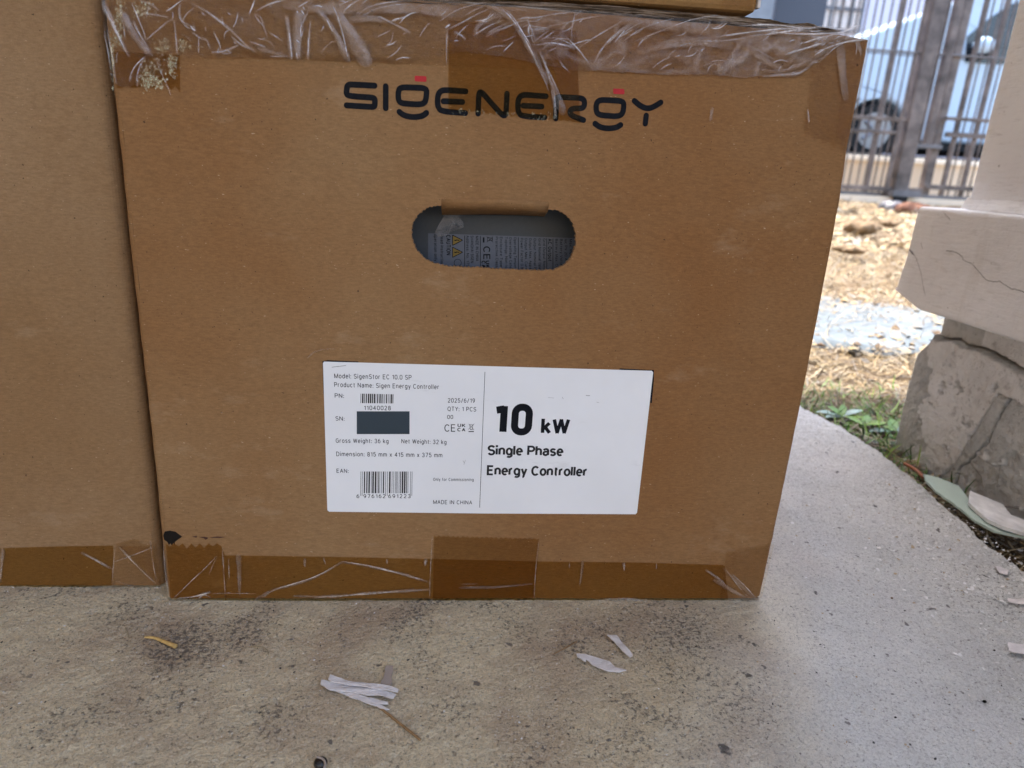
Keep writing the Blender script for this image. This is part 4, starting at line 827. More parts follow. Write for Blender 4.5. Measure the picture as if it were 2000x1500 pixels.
bars = MB(); x = 705; rs = random.Random(11); guard = [(705, 1), (708, 1), (753.5, 1), (757, 1), (802, 1), (805, 1)]
for gx, wd in guard: line_px(bars, gx, 920.5, gx-.6, 968, wd)
for s0, e0 in ((711, 751), (760, 800)):
    x = s0
    while x < e0-1:
        wd = rs.choice([1, 1, 1.8, 2.6, 3.4]); line_px(bars, x+wd/2, 920.5, x+wd/2-.6, 963, wd); x += wd + rs.choice([1, 1.4, 2.2])
bars.build('barcode', LINK, lab)
SMUD = plain('label_smudge', (.38, .37, .36), .7)
sm = MB()
for q in ((648, 717, 662, 715, 1.6), (658, 716, 676, 713.5, 1.6), (904, 899, 907, 904, .9), (909, 898, 906, 907, .9), (1144, 772, 1152, 772.5, 1.5), (1098, 775, 1100, 779, .9), (1165, 785, 1170, 786, .8), (1070, 776, 1082, 777, .6)): line_px(sm, *q)
tag(sm.build('smudge', SMUD, lab), kind='stuff')

# ------------------------------------------------------------------ the unit inside, seen through the hand hole
UB = -.030
unit = empty('electrical_unit', (.209, .40, .012), 'dark grey metal unit with yellow warning triangles, inside the carton behind the hand hole', 'appliance')
bevel(mesh('housing', *(lambda m: (m.v, m.f))(MB().box((.05, .052, .012), (.37, .78, .35))), METALU, unit), .006, 3)
# front face of the housing follows the same lean
fp_ = MB(); u0, u1 = .055, .365
fp_.add([FP(u0, .02, UB), FP(u1, .02, UB), FP(u1, .345, UB), FP(u0, .345, UB), FP(u0, .02, UB-.003), FP(u1, .02, UB-.003), FP(u1, .345, UB-.003), FP(u0, .345, UB-.003)],
        [(0, 1, 2, 3), (0, 4, 5, 1), (1, 5, 6, 2), (2, 6, 7, 3), (3, 7, 4, 0)])
fp_.build('cover_plate', METALU, unit)
rl = tape([(836, 455.5), (1160, 466), (1160, 560), (836, 560)], .0003, RATING, unit, 'rating_label', UB)
UK_ = dict(base=UB, off=.0006)
def vt(s, x, y0, L=70, h=6.0, bold=1.2):
    text(s, x-h/2, y0, x-h/2+.5, y0+L*len(s)/16.5, rl, INK, bold=bold, hpx=h*.95, **UK_)
for s_, zx, zy, h, bd in (('operation only', 372, 525, 6, 1.3), ('Read instructions', 440, 530, 6, 1.3), ('CAUTION', 508, 535, 8, 1.9), ('Address: No. 175', 710, 540, 5.6, 1.3), ('SHANGHAI SIGEN', 757, 543, 5.8, 1.4), ('MADE IN CHINA', 810, 545, 5.8, 1.4),
        ('Protective Class', 1018, 553, 5.4, 1.2), ('Enclosure Type: ', 1064, 555, 5.4, 1.2), ('Topology: Non-is', 1118, 556, 5.4, 1.2), ('Overvoltage Cate', 1163, 558, 5.4, 1.2), ('Operating Temper', 1212, 560, 5.4, 1.2),
        ('Power Factor 0.8', 1282, 567, 5.4, 1.2), ('Output Max. Curr', 1326, 567, 5.4, 1.2), ('Output Max. Appa', 1372, 568, 5.4, 1.2), ('Output Nominal P', 1420, 570, 5.4, 1.2), ('Grid Nominal Ope', 1470, 571, 5.4, 1.2), ('Grid Output Nomi', 1518, 572, 5.4, 1.2),
        ('AC Output', 1578, 574, 7.5, 1.7), ('Battery Max. Cur', 1648, 576, 5.4, 1.2), ('Battery Voltage ', 1698, 577, 5.4, 1.2), ('Isc PV 20 A', 1746, 578, 5.4, 1.2), ('Max. Input', 1798, 580, 5.4, 1.2)):
    vt(s_, 780+(zx+12)/5.405, 360+zy/5.405, L=62 if h < 7 else (92 if h > 7.6 else 80), h=h, bold=bd)
rm = MB(); H0 = 360
for zx in (690, 855, 1255, 1555, 1620): line_px(rm, 780+zx/5.405, 360+(540+(zx-690)*.035)/5.405, 780+zx/5.405, 545, 1.2, .0006, UB)
line_px(rm, 944.6, 463.5, 944.6, 473.5, 3.4, .0006, UB)
for q in ((952, 463, 952, 471, 1), (953, 463.5, 961, 465.5, 1), (953, 470.5, 961, 468.5, 1), (961.5, 464, 961.5, 470, 1.4), (950.5, 462, 963, 473, .8), (950.5, 473, 963, 462, .8)): line_px(rm, *q, .0006, UB)
rm.build('printed_rule', INK, rl)
text('CE', 944.5, 481, 945, 506, rl, INK, hpx=13, bold=1.5, **UK_); text('UK', 949, 509, 949.5, 523, rl, INK, hpx=7, bold=2.2, **UK_); text('CA', 941, 509, 941.5, 523, rl, INK, hpx=7, bold=2.2, **UK_)
for cy in (469, 492.5):
    tape([(884, cy-9.5), (903, cy), (884, cy+9.5)], .0006, YELLOW, rl, 'warning_triangle', UB)
    tb = MB()
    for q in ((884, cy-10, 903.5, cy, 1.4), (903.5, cy, 884, cy+10, 1.4), (884, cy-10, 884, cy+10, 1.4), (887.5, cy, 891.5, cy+.6, 2), (891, cy-.8, 897, cy+.4, 1.6)): line_px(tb, *q, .0008, UB)
    tb.build('triangle_outline', INK, rl)
rb = MB(); 
for i in range(20):
    a, b = 6.283*i/20, 6.283*(i+1)/20; line_px(rb, 894+7*math.cos(a), 513+7*math.sin(a), 894+7*math.cos(b), 513+7*math.sin(b), 1, .0006, UB)
rb.build('ring_symbol', INK, rl)
# torn scrap of clear film hanging in the hole
sc_ = MB(); D4 = lambda l: [(780+x/5.405, 360+y/5.405) for x, y in l]
pl = D4([(520, 262), (600, 268), (665, 380), (680, 450), (540, 505), (500, 540), (370, 560), (380, 500), (430, 400)]); ctr = uv(*D4([(560, 400)])[0], -.02)
ring = [FP(*uv(x, y, -.02), -.02+random.uniform(-.002, .002)) for x, y in pl]
sc_.add([FP(*ctr, -.016)] + ring, [(0, i+1, (i+1) % len(ring)+1) for i in range(len(ring))]); 
tag(sc_.build('film_scrap', film_mat('scrap_film', (.92, .92, .92), .22, .15, milkcol=(.8, .75, .74), bscale=200, patch=300), smooth=False), 'torn scrap of clear film hanging inside the oval hand hole', 'plastic film')

# ------------------------------------------------------------------ neighbour cartons
LB = -.0150
lbox = empty('cardboard_box', (-.25, .40, 0), 'plain brown carton at the left, cut by the picture edge, taped along its foot', 'box')
def lbox_build():
    XR = -.0105; XL = -.46; H = .62; r = .006; bow = lambda z: 0
    prof = []; n = 7
    for k in range(n): a = k/(n-1)*math.pi/2; prof.append((XR - r + r*math.sin(a), LB - r + r*math.cos(a)))
    v = []; hs = np.linspace(0.0015, H, 26)
    for h in hs:
        v.append(FP(XL, h, LB))
        for (x, o) in prof: v.append(FP(x, h, o))
        q = FP(XR, h, LB-r); v += [(XR, .80, q.z), (XL, .80, q.z)]
    m = n + 3; f = []
    for i in range(len(hs)-1):
        for k in range(m): f.append((i*m+k, i*m+(k+1) % m, (i+1)*m+(k+1) % m, (i+1)*m+k))
    f.append(tuple(range(m))[::-1]); f.append(tuple((len(hs)-1)*m+k for k in range(m)))
    return mesh('carton_body', v, f, CARD2, lbox)
lbody = lbox_build()
def ltape(p, off, mat): return tape(p, off, mat, lbox, 'tape_strip', LB)
ltape([(6, 1070), (100, 1067), (222, 1065), (221, 1143), (120, 1149), (-4, 1153)], .0004, TAPE); ltape([(-30, 1071), (2, 1070), (-6, 1130)], .0004, TAPE)
ltape([(228, 1061)] + [(262, 1052), (272, 1054), (278, 1062), (290, 1063), (306, 1061)] + [(317, 1144), (240, 1148), (220, 1146)], .0006, TAPE_L); ltape([(232, 1066), (316, 1142), (300, 1066)], .0008, TAPE_L)
lc, lcb = 's', 'b'
crease(lcb, B1([(905, 460), (1050, 410), (1210, 345)]), 2, 2.4, .0012, base=LB); crease(lc, B1([(650, 395), (760, 450), (880, 520)]), 9, 5, .001, base=LB)
crease(lc, B1([(30, 370), (25, 480), (5, 620)]), 7, 5, .001, base=LB); crease(lc, B1([(905, 350), (890, 500), (880, 660)]), 2, 2, .001, base=LB)
crease(lc, B1([(940, 350), (1080, 500), (1230, 640)]), 5, 3, .001, base=LB); crease(lc, B1([(900, 610), (1000, 640), (1090, 658)]), 2, 2, .001, base=LB)
crease(lcb, B1([(1190, 672), (1230, 660), (1280, 668)]), 6, 4, .002, base=LB); crease(lc, B1([(450, 680), (560, 665), (620, 655)]), 3, 2, .001, base=LB); crease(lc, B1([(1180, 300), (1200, 480), (1230, 620)]), 3, 2, .001, base=LB)
pressed_sheet('tape_crease', LB, -.14, -.010, .0005, .045, .00036, WRAPT, lbox)

ub = empty('cardboard_box', (.1, .42, .3815), 'ochre carton resting on top of the big printed carton, only its foot in view', 'box')
UY = .020
xr = PY(1477, 30, UY).x
m1 = MB().box((-.30, UY, .3815), (xr, .82, .74)); bevel(m1.build('carton_body', CARD3, ub), .003, 2)
s_ = MB(); x0 = PY(1408, 20, UY).x; s_.add([(x0, UY-.0005, .383), (xr-.002, UY-.0005, .383), (xr-.002, UY-.0005, .72), (x0, UY-.0005, .72)], [(0, 1, 2, 3)]); s_.build('tape_strip', TAPE_L, ub)
s_ = MB(); x1 = PY(1160, 0, UY).x; s_.add([(-.1, UY-.0005, .383), (x1, UY-.0005, .383), (x1, UY-.0005, .72), (-.1, UY-.0005, .72)], [(0, 1, 2, 3)]); s_.build('tape_strip', TAPE_L, ub)
EDW = plain('pale_edge_scuff', (.62, .56, .52), .7)
s_ = MB(); s_.box((xr-.0004, UY-.001, .384), (xr+.0012, UY+.004, .72)); s_.build('edge_scuff', EDW, ub)

# ------------------------------------------------------------------ the pillar
pil = empty('pillar', (.93, .12, -.05), 'white plastered pillar on a cracked plinth and crumbling concrete foot', 'pillar')
def rgrid(fn, na, nb): return np.array([[fn(a, b) for b in np.linspace(0, 1, nb)] for a in np.linspace(0, 1, na)])
def rounded_block(x0, x1, y0, y1, z0, z1, r, amp, seed, name, mat, nz=50, nseg=70, corner=None):
    # closed ring of rounded rectangle swept in z, with hand-plastered wobble, top and bottom capped
    ring = []
    def arc(cx, cy, a0): return [(cx + r*math.cos(a0 + k/5*math.pi/2), cy + r*math.sin(a0 + k/5*math.pi/2)) for k in range(6)]
    cs_ = arc(x1-r, y1-r, 0) + arc(x0+r, y1-r, math.pi/2) + arc(x0+r, y0+r, math.pi) + arc(x1-r, y0+r, 1.5*math.pi)
    for i in range(len(cs_)):
        a, b = Vector(cs_[i]), Vector(cs_[(i+1) % len(cs_)]); k = max(1, int((b-a).length/.006))
        for j in range(k): ring.append(a.lerp(b, j/k))
    N = len(ring); cen = Vector(((x0+x1)/2, (y0+y1)/2)); rows = []
    zs = list(np.linspace(z0, z1, nz)); prof = [(z, 0) for z in zs]
    rr = r*.6; prof = [(z0, rr), (z0+rr*.3, rr*.3)] + [(z, 0) for z in np.linspace(z0+rr, z1-rr, nz)] + [(z1-rr*.3, rr*.3), (z1, rr)]
    P = np.array([tuple(p) for p in ring]); A = []
    tang = np.roll(P, -1, 0) - np.roll(P, 1, 0); nor = np.stack([tang[:, 1], -tang[:, 0]], 1); nor /= np.linalg.norm(nor, axis=1)[:, None]
    for z, ins in prof:
        s_ = np.cumsum(np.ones(N))*.006
        d = amp*vnoise(P[:, 1]*14 + P[:, 0]*9, np.full(N, z*14), seed, 4, .55) - ins
        q = P + nor*d[:, None]
        if corner is not None: q, zz = corner(q, np.full(N, z))
        else: zz = np.full(N, z)
        A.append(np.stack([q[:, 0], q[:, 1], zz], 1))
    A = np.array(A); M = len(prof); V_ = A.reshape(-1, 3); f = []
    for i in range(M-1):
        for j in range(N): f.append((i*N+j, i*N+(j+1) % N, (i+1)*N+(j+1) % N, (i+1)*N+j))
    f.append(tuple(range(N))[::-1]); f.append(tuple((M-1)*N+j for j in range(N)))
    return mesh(name, V_, f, mat, pil, smooth=True)
def pcorner(q, z):                                           # the broken lower corner of the plinth, bulging far edge
    d = np.hypot(q[:, 0]-.72, q[:, 1]-.373); low = np.clip((.215-z)/.06, 0, 1)
    q = q.copy(); w_ = np.exp(-(d/.03)**2); q[:, 1] += w_*low*.004; q[:, 0] -= w_*low*.004
    chip = np.clip((.176-z)/.02, 0, 1)*np.clip(1-(.373-q[:, 1])/.045, 0, 1)*(q[:, 0] < .80)
    z = z + chip*.016; z = np.where(z > .157, z, z); return q, z
rounded_block(.720, 1.10, -.45, .373, .157, .271, .006, .0016, 61, 'plinth', PLASTER, corner=pcorner)
rounded_block(.756, 1.06, -.41, .340, .262, 2.70, .005, .0025, 64, 'shaft', PLASTER, nz=120)
# skirt of trowelled plaster where shaft meets plinth
sk = MB(); ys = np.linspace(-.41, .343, 60)
for i in range(59):
    a, b = ys[i], ys[i+1]; w0, w1 = .007+.003*math.sin(a*90)+.002*math.sin(a*33), .007+.003*math.sin(b*90)+.002*math.sin(b*33)
    sk.add([(.757, a, .284), (.757, b, .284), (.7555-w1, b, .2714), (.7555-w0, a, .2714)], [(0, 1, 2, 3)])
sk.build('plaster_skirt', PLASTER, pil, smooth=True)
# crumbling foot: a rough relief on the side towards the porch
def foot():
    NA, NB = 260, 560; ysn = np.linspace(-.43, .352, NB); zsn = np.linspace(-.09, .158, NA); Yf, Zf = np.meshgrid(ysn, zsn)
    farcut = np.interp(Zf, [-.09, .0, .05, .10, .118, .135, .158], [.350, .352, .354, .352, .338, .330, .333])
    Yf = -.43 + (Yf+.43)*(farcut+.43)/(.352+.43)
    Xf = .744 + .0018*vnoise(Yf*16, Zf*16, 71, 5, .6) + .0007*vnoise(Yf*120, Zf*120, 72, 3)
    ledge = np.interp(Yf, [-.43, .0, .10, .21, .24, .36], [.010, .055, .083, .098, .0, -.2]) + .006*vnoise(Yf*30, Yf*0, 73, 3)
    Xf -= .0026*np.clip((ledge-Zf)/.003, 0, 1)                                # lower block stands proud
    ctop = np.interp(Yf, [-.43, .13, .20, .26, .30, .36], [.150, .128, .124, .132, .130, .128]) + .004*vnoise(Yf*45, Yf*0+2, 74, 4)
    Xf += np.where(np.abs(Zf-ctop) < .0015, .014, 0)                      # crack under the plinth
    Xf += np.where((Zf > ctop) & (Yf > .16), .006, 0)
    cr2 = np.interp(Zf, [-.05, .0, .04, .09], [.225, .232, .208, .196]) + .003*vnoise(Zf*70, Zf*0+5, 75, 4)
    Xf += np.where((np.abs(Yf-cr2) < .0014) & (Zf < .095), .016, 0)
    nz1 = vnoise(Yf*26, Zf*26, 78, 5, .62); nz2 = vnoise(Yf*70, Zf*70, 79, 4, .6)
    coat = (Zf > ledge + .002) & (Zf < ctop - .003) & (Yf < .300 + nz1*.05) & (nz1 > -.42) & (nz2 > -.50)
    coat |= (Zf > ctop + .003) & (Yf > .12) & (Yf < .255) & (nz1 < .25); coat |= (Zf < ledge) & (nz2 > .45)
    Xf -= coat*.0032; Xf += (~coat)*.0016*vnoise(Yf*190, Zf*190, 80, 3, .7) + coat*.0009*vnoise(Yf*110, Zf*260, 81, 4, .7)
    Xf += coat*.0006*np.sin(Yf*420 + 3*np.sin(Zf*60))*np.clip((Zf-.06)/.03, 0, 1)
    pk = vnoise(Yf*28, Zf*28, 77, 2); Xf += np.clip(pk-.5, 0, .12)*.03
    Xf += .012*np.clip((Yf-(farcut-.012))/.012, 0, 1)**2                  # round off far edge
    V_ = np.stack([Xf, Yf, Zf], -1)
    back = V_[:, -1].copy(); back[:, 0] = 1.08
    V_ = np.concatenate([V_, back[:, None, :]], 1); fc = gridfaces(NA, NB+1)[:, ::-1]
    o = mesh('crumbling_foot', V_.reshape(-1, 3), fc, RCONC, pil, smooth=False)
    at = o.data.color_attributes.new('coat', 'FLOAT_COLOR', 'POINT'); cc = np.ones((NA, NB+1, 4)); cc[:, :NB, 0] = coat; cc[:, NB, 0] = 0
    at.data.foreach_set('color', cc.astype(np.float32).ravel()); return o
foot()
# cracks: narrow dark grooves lines on plinth
CRK = plain('crack_shadow', (.05, .042, .036), .9)
def crack(pts, xx, w_, nm='crack'):
    mb = MB(); P_ = [PX(x, y, xx) for x, y in chaikin(pts, 1)]
    dense = []
    for i in range(len(P_)-1):
        for j in range(3): p = P_[i].lerp(P_[i+1], j/3); dense.append(p + Vector((0, random.uniform(-.0005, .0005), random.uniform(-.0005, .0005))))
    dense.append(P_[-1]); n = len(dense)
    for i in range(n-1):
        a, b = dense[i], dense[i+1]; t = (b-a).normalized(); nn = Vector((0, -t.z, t.y))*w_*random.uniform(.35, .6)
        mb.add([a+nn, b+nn, b-nn, a-nn], [(0, 3, 2, 1)])
    return mb.build(nm, CRK, pil)
Q = lambda l: [(1760+x/6.25, 380+y/6.25) for x, y in l]
crack(Q([(550, 690), (640, 690), (720, 730), (780, 820), (850, 825), (940, 930), (1040, 1050), (1150, 1070), (1210, 1055), (1330, 1155), (1430, 1155), (1540, 1220)]), .7178, .0006)
crack(Q([(100, 665), (150, 720), (210, 830), (260, 1050), (290, 1230)]), .7178, .0005); crack(Q([(95, 668), (150, 730)]), .7176, .0012); crack(Q([(240, 590), (262, 660)]), .7178, .0004)
crack(Q([(520, 225), (600, 310)]), .7178, .0004)

# ------------------------------------------------------------------ garden litter
def blades(name, N, xr_, yr_, L0, L1, w0, w1, mats, flat=.25, seed=1, dens=None, lift=.0, tall=None, ground=gz, probs=None, kind='stuff', label=None):
    r = np.random.default_rng(seed); x = r.uniform(*xr_, N); y = r.uniform(*yr_, N)
    if dens is not None: k = r.random(N) < dens(x, y); x, y = x[k], y[k]
    N = len(x); z = ground(x, y) + lift + r.uniform(-.004, .010, N); a = r.uniform(0, 2*np.pi, N); L = r.uniform(L0, L1, N); w_ = r.uniform(w0, w1, N)
    el = r.normal(0, flat, N) if tall is None else r.uniform(*tall, N)
    d = np.stack([np.cos(a)*np.cos(el), np.sin(a)*np.cos(el), np.sin(el)], 1); sd_ = np.stack([-np.sin(a), np.cos(a), np.zeros(N)], 1)
    c0 = np.stack([x, y, z], 1); bend = r.normal(0, .18, N)
    c1 = c0 + d*L[:, None]*.5 + np.stack([np.zeros(N), np.zeros(N), np.abs(bend)*L*.25], 1); c2 = c0 + d*L[:, None] + sd_*(bend*L)[:, None]
    h = w_[:, None]/2
    V_ = np.stack([c0-sd_*h, c0+sd_*h, c1+sd_*h*.9, c1-sd_*h*.9, c2+sd_*h*.25, c2-sd_*h*.25], 1).reshape(-1, 3)
    i = np.arange(N)*6; F_ = np.concatenate([np.stack([i, i+1, i+2, i+3], 1), np.stack([i+3, i+2, i+4, i+5], 1)])
    mi = r.choice(len(mats), N, p=probs); mi = np.concatenate([mi, mi])
    o = mesh(name, V_, F_, None, mats=mats, midx=mi); tag(o, label, kind=kind); return o
blades('dry_straw', 42000, (.66, 2.3), (-.1, 2.4), .02, .08, .0009, .0028, STRAW, .22, 81, probs=[.38, .34, .14, .14])
blades('dry_straw', 26000, (1.0, 6.5), (2.2, 5.9), .05, .16, .003, .009, STRAW, .18, 82, probs=[.40, .42, .10, .08])
# leaf litter chips
def flakes(name, N, xr_, yr_, s0, s1, mats, seed, ground, probs=None, dens=None, thick=True, label=None, lift=0.0, rnd=None):
    r = np.random.default_rng(seed); x = r.uniform(*xr_, N); y = r.uniform(*yr_, N)
    if dens is not None: k = r.random(N) < dens(x, y); x, y = x[k], y[k]
    N = len(x); z = ground(x, y)+lift; s_ = s0 + (s1-s0)*r.random(N)**3; K = 5
    V_ = []; a0 = r.uniform(0, 6.28, N)
    el = r.uniform(.45, 1, N); tx, ty = r.normal(0, .25, N), r.normal(0, .25, N)
    for k in range(K):
        a = 2*np.pi*k/K + r.uniform(-.3, .3, N); px_ = np.cos(a)*s_*r.uniform(.6, 1.1, N); py_ = np.sin(a)*s_*el*r.uniform(.6, 1.1, N)
        qx = px_*np.cos(a0)-py_*np.sin(a0); qy = px_*np.sin(a0)+py_*np.cos(a0)
        V_.append(np.stack([x+qx, y+qy, z + qx*tx + qy*ty + s_*.12], 1))
    V_.append(np.stack([x, y, z+s_*r.uniform(.25, .7, N)], 1)); V_ = np.stack(V_, 1).reshape(-1, 3)
    i = np.arange(N)*(K+1); F_ = np.concatenate([np.stack([i+k, i+(k+1) % K, i+K], 1) for k in range(K)])
    mi = np.tile(r.choice(len(mats), N, p=probs), K); o = mesh(name, V_, F_, None, mats=mats, midx=mi); tag(o, label, kind='stuff'); return o
flakes('leaf_litter', 12000, (.66, 2.6), (-.1, 2.5), .003, .014, STRAW + [SOIL], 83, gz, probs=[.25, .25, .2, .15, .15])
flakes('leaf_litter', 6000, (1.0, 6.5), (2.4, 5.8), .012, .05, STRAW + [SOIL], 84, gz, probs=[.35, .35, .1, .1, .1])
gd = lambda x, y: np.clip(1.0 - np.abs(y - .38)/.22, 0, 1)*np.clip((.95-x)/.14, 0, 1)
blades('green_grass', 7000, (.665, .95), (.12, .75), .008, .034, .0009, .0022, GRASS, seed=85, tall=(.1, 1.0), dens=gd, probs=[.45, .3, .25])
# a few tall blades at the foot of the pillar and broad weed leaves beside the slab
def weed(name, px, py, z, leaves, label):
    p0 = G(px, py, z); e = empty(name, p0, label, 'plant')
    for (dx, dy, dz, w_, m) in leaves:
        d = Vector((dx, dy, dz)); sdv = d.cross(Vector((0, 0, 1))).normalized(); v = []
        for i in range(7):
            t = i/6; c = p0 + d*t + Vector((0, 0, -d.length*.25*t*t)); ww = w_*math.sin(math.pi*min(.97, t*.9+.07))**.8/2
            v += [c - sdv*ww, c + Vector((0, 0, -ww*.3)), c + sdv*ww]
        f = []
        for i in range(6): f += [(i*3, i*3+1, i*3+4, i*3+3), (i*3+1, i*3+2, i*3+5, i*3+4)]
        mesh('leaf', v, f, m, e, smooth=True)
    return e
g0, g1, g2 = GRASS
weed('grass_tuft', 1795, 868, -.02, [(.002, 0, .058, .005, g0), (-.012, .004, .045, .004, g0), (.012, -.006, .04, .005, g2), (-.02, -.008, .03, .004, g0), (.02, .01, .032, .004, g2), (.004, .01, .05, .004, g0), (-.03, 0, .022, .004, g1)], 'tuft of tall green blades against the foot of the pillar')
weed('weed_plant', 1645, 812, -.015, [(-.035, .006, .012, .016, LEAFB), (-.03, -.012, .010, .014, LEAFB), (.03, .004, .016, .013, LEAFB), (.022, -.016, .010, .014, g1), (-.012, .02, .014, .014, g0), (.012, .022, .016, .010, g0)], 'low bluish leaved weed at the edge of the concrete floor')
weed('weed_plant', 1688, 830, -.015, [(.03, .0, .012, .016, g1), (-.02, .014, .014, .016, g1), (.016, .02, .014, .012, g0), (-.03, -.004, .008, .013, g0), (.012, -.014, .012, .012, g1)], 'bright lime green weed between the slab edge and the dry grass')
weed('weed_plant', 1745, 842, -.018, [(.034, .004, .012, .016, LEAFB), (-.036, -.004, .010, .015, LEAFB), (.012, .024, .016, .014, g0), (.03, -.016, .012, .016, LEAFB), (-.02, .018, .014, .01, g1), (0, -.02, .012, .012, g2)], 'leafy weed with pale curled leaves nearest the pillar')
# round concrete cover in the garden
def cover():
    cx, cy = 1.06, 1.10; N = 90; rings = 24; v = [(cx, cy, .006)]
    for k in range(1, rings+1):
        for i in range(N):
            a = 6.283*i/N; rr = (.44 + .03*math.sin(a*3+1) + .02*math.sin(a*7) + .012*math.sin(a*17)) * k/rings
            x, y = cx + rr*math.cos(a)*.86, cy + rr*math.sin(a)*.66; z = -.005 + .002*math.sin(x*60)*math.cos(y*47) - (.012 if k == rings else 0) + random.uniform(-.0015, .0015)
            v.append((x, y, z))
    f = [(0, 1+i, 1+(i+1) % N) for i in range(N)]
    for k in range(rings-1):
        for i in range(N): f.append((1+k*N+i, 1+(k+1)*N+i, 1+(k+1)*N+(i+1) % N, 1+k*N+(i+1) % N))
    t = NT('pale_blue_cement', .85, .2); c = t.mix(t.val(t.noise(9, 6, .7), .35, .65), (.10, .125, .145), (.16, .185, .20)); c = t.mix(t.val(t.noise(22, 5, .7), .60, .68, 0, .8), c, (.10, .09, .07)); t.col(c); t.bump(t.noise(70, 5), .6, .006)
    o = mesh('concrete_patch', v, f, t.m, smooth=True); return tag(o, 'pale bluish round patch of cement set in the dry garden', 'concrete patch')
cover()
flakes('leaf_litter', 2600, (.8, 1.7), (.7, 1.6), .004, .016, STRAW, 86, lambda x, y: np.full_like(x, -.004), dens=lambda x, y: np.clip((np.hypot((x-1.06)/.38, (y-1.10)/.30)-.35)*.9, .04, 1)*(np.hypot((x-1.06)/.38, (y-1.10)/.30) < 1.15))
# rocks
def rock(px, py, z, rx, ry, rz, mat, label, seed, name='stone', cat='stone'):
    c = G(px, py, z); nu, nv = 22, 14; v = []
    r = np.random.default_rng(seed); ph = r.uniform(0, 6, 6)
    for j in range(nv+1):
        b = math.pi*j/nv
        for i in range(nu):
            a = 6.283*i/nu; k = 1 + .12*math.sin(3*a+ph[0])*math.sin(b) + .10*math.sin(5*a+ph[1]+2*b) + .06*math.sin(9*a+ph[2]-3*b)
            v.append((c.x + rx*k*math.cos(a)*math.sin(b), c.y + ry*k*math.sin(a)*math.sin(b), c.z + rz*.6 + rz*k*math.cos(b)))
    f = [(j*nu+i, (j+1)*nu+i, (j+1)*nu+(i+1) % nu, j*nu+(i+1) % nu) for j in range(nv) for i in range(nu)]
    o = mesh(name, v, f, mat, origin=(c.x, c.y, c.z)); return tag(o, label, cat)
SAND = plain('sandstone', (.20, .14, .085), .9, .1, scale=25, var=.3, bump=.8)
rock(1778, 418, .10, .13, .10, .055, BRICK, 'reddish lump of broken brick lying below the gate wheel', 1, 'brick_rubble', 'brick')
rock(1738, 414, .10, .10, .08, .055, STEELD, 'dark stone left of the reddish brick lump below the gate', 2)
rock(1683, 452, .075, .09, .07, .035, SAND, 'tan stone in the dry grass beside the big carton', 3)
rock(1662, 492, .05, .06, .045, .016, SAND, 'flat sandy stone in the gravel, nearer than the tan stone', 4)
rock(1735, 440, .09, .05, .05, .02, SAND, 'small sandy stone near the corner of the plinth', 5)

# ------------------------------------------------------------------ kerb, gate, low wall, car, houses
GY = 6.0
kb = MB().box((1.5, 5.9, .02), (8.5, 6.12, .205)); tag(kb.build('gate_kerb', CREAM), 'cream kerb running under the steel gate', 'kerb')
gate = empty('steel_gate', (4.3, GY, .2), 'weathered steel bar gate closing the yard, sharply tall bars and twin rails', 'gate')
def gx(px, py=70): return PY(px, py, GY).x
def bar(px, wpx, dep=0.0, z0=.24, z1=2.35, mat=STEEL, name='gate_bar', y=GY):
    x = gx(px); w_ = wpx*.00445/2
    return bevel(MB().box((x-w_, y-max(w_, .006)+dep, z0), (x+w_, y+max(w_, .006)+dep, z1)).build(name, mat, gate), .003, 1)
gz_ = lambda py, px=1760: PY(px, py, GY).z
for px in (1622, 1637, 1652, 1667, 1684, 1700, 1714, 1731, 1746, 1766, 1781): bar(px, 3.1)
for px in (1926, 1942, 1968, 1984, 2003, 2020, 2040): bar(px, 3.1)
bar(1753, 7); bar(1795, 5, z1=2.4); bar(1912, 8.5); bar(1953, 8.5); bar(1990, 8)
bar(1817, 30, name='gate_post'); bar(1858, 15, name='gate_post', z0=.68); bar(1881, 17, name='gate_post', dep=.05); bar(1842, 4, name='gate_bar', z0=.7)
bar(1808, 9, z0=.2, z1=.9, dep=-.03, mat=STEELD); bar(1790, 7, z0=.2, z1=.9, dep=-.03); bar(1830, 10, z0=.2, z1=.7, dep=-.03, mat=STEELD)
def rail(px0, px1, py, h, dep=-.02, mat=STEEL, z=None):
    x0, x1 = gx(px0, py), gx(px1, py); zc = z if z is not None else gz_(py, (px0+px1)/2)
    return bevel(MB().box((x0, GY-.02+dep, zc-h/2), (x1, GY+.02+dep, zc+h/2)).build('gate_rail', mat, gate), .003, 1)
rail(1560, 1783, 229, .035); rail(1560, 1750, 254, .030); rail(1843, 2060, 238, .028); rail(1843, 2060, 269, .045)
rail(1600, 2060, 106, .014, dep=.0, mat=STEELD); rail(1778, 1836, 286, .035, mat=STEELD)
rail(1500, 1800, 365, .045); rail(1800, 2060, 371, .045, dep=-.025); rail(1500, 2060, 374, .035, mat=STEELD, dep=.01, z=.222)
# rivets / ball finials along the rails
for px, py in ((1747, 227), (1762, 227), (1780, 228), (1845, 236), (1867, 236), (1905, 237)):
    p = PY(px, py, GY-.045); m = MB(); m.tube([p, p+Vector((0, -.012, 0))], .013, 10); m.build('rivet', STEEL, gate)
# roller wheel under the gate
p = PY(1757, 388, GY-.12); wl = MB(); wl.tube([p+Vector((0, -.03, -.01)), p+Vector((0, .03, -.01))], .062, 18); wl.build('roller_wheel', TYRE, gate)
hb = MB(); hb.box((p.x-.10, p.y-.045, p.z+.02), (p.x+.17, p.y+.045, p.z+.075)); hb.build('roller_bracket', STEELD, gate)
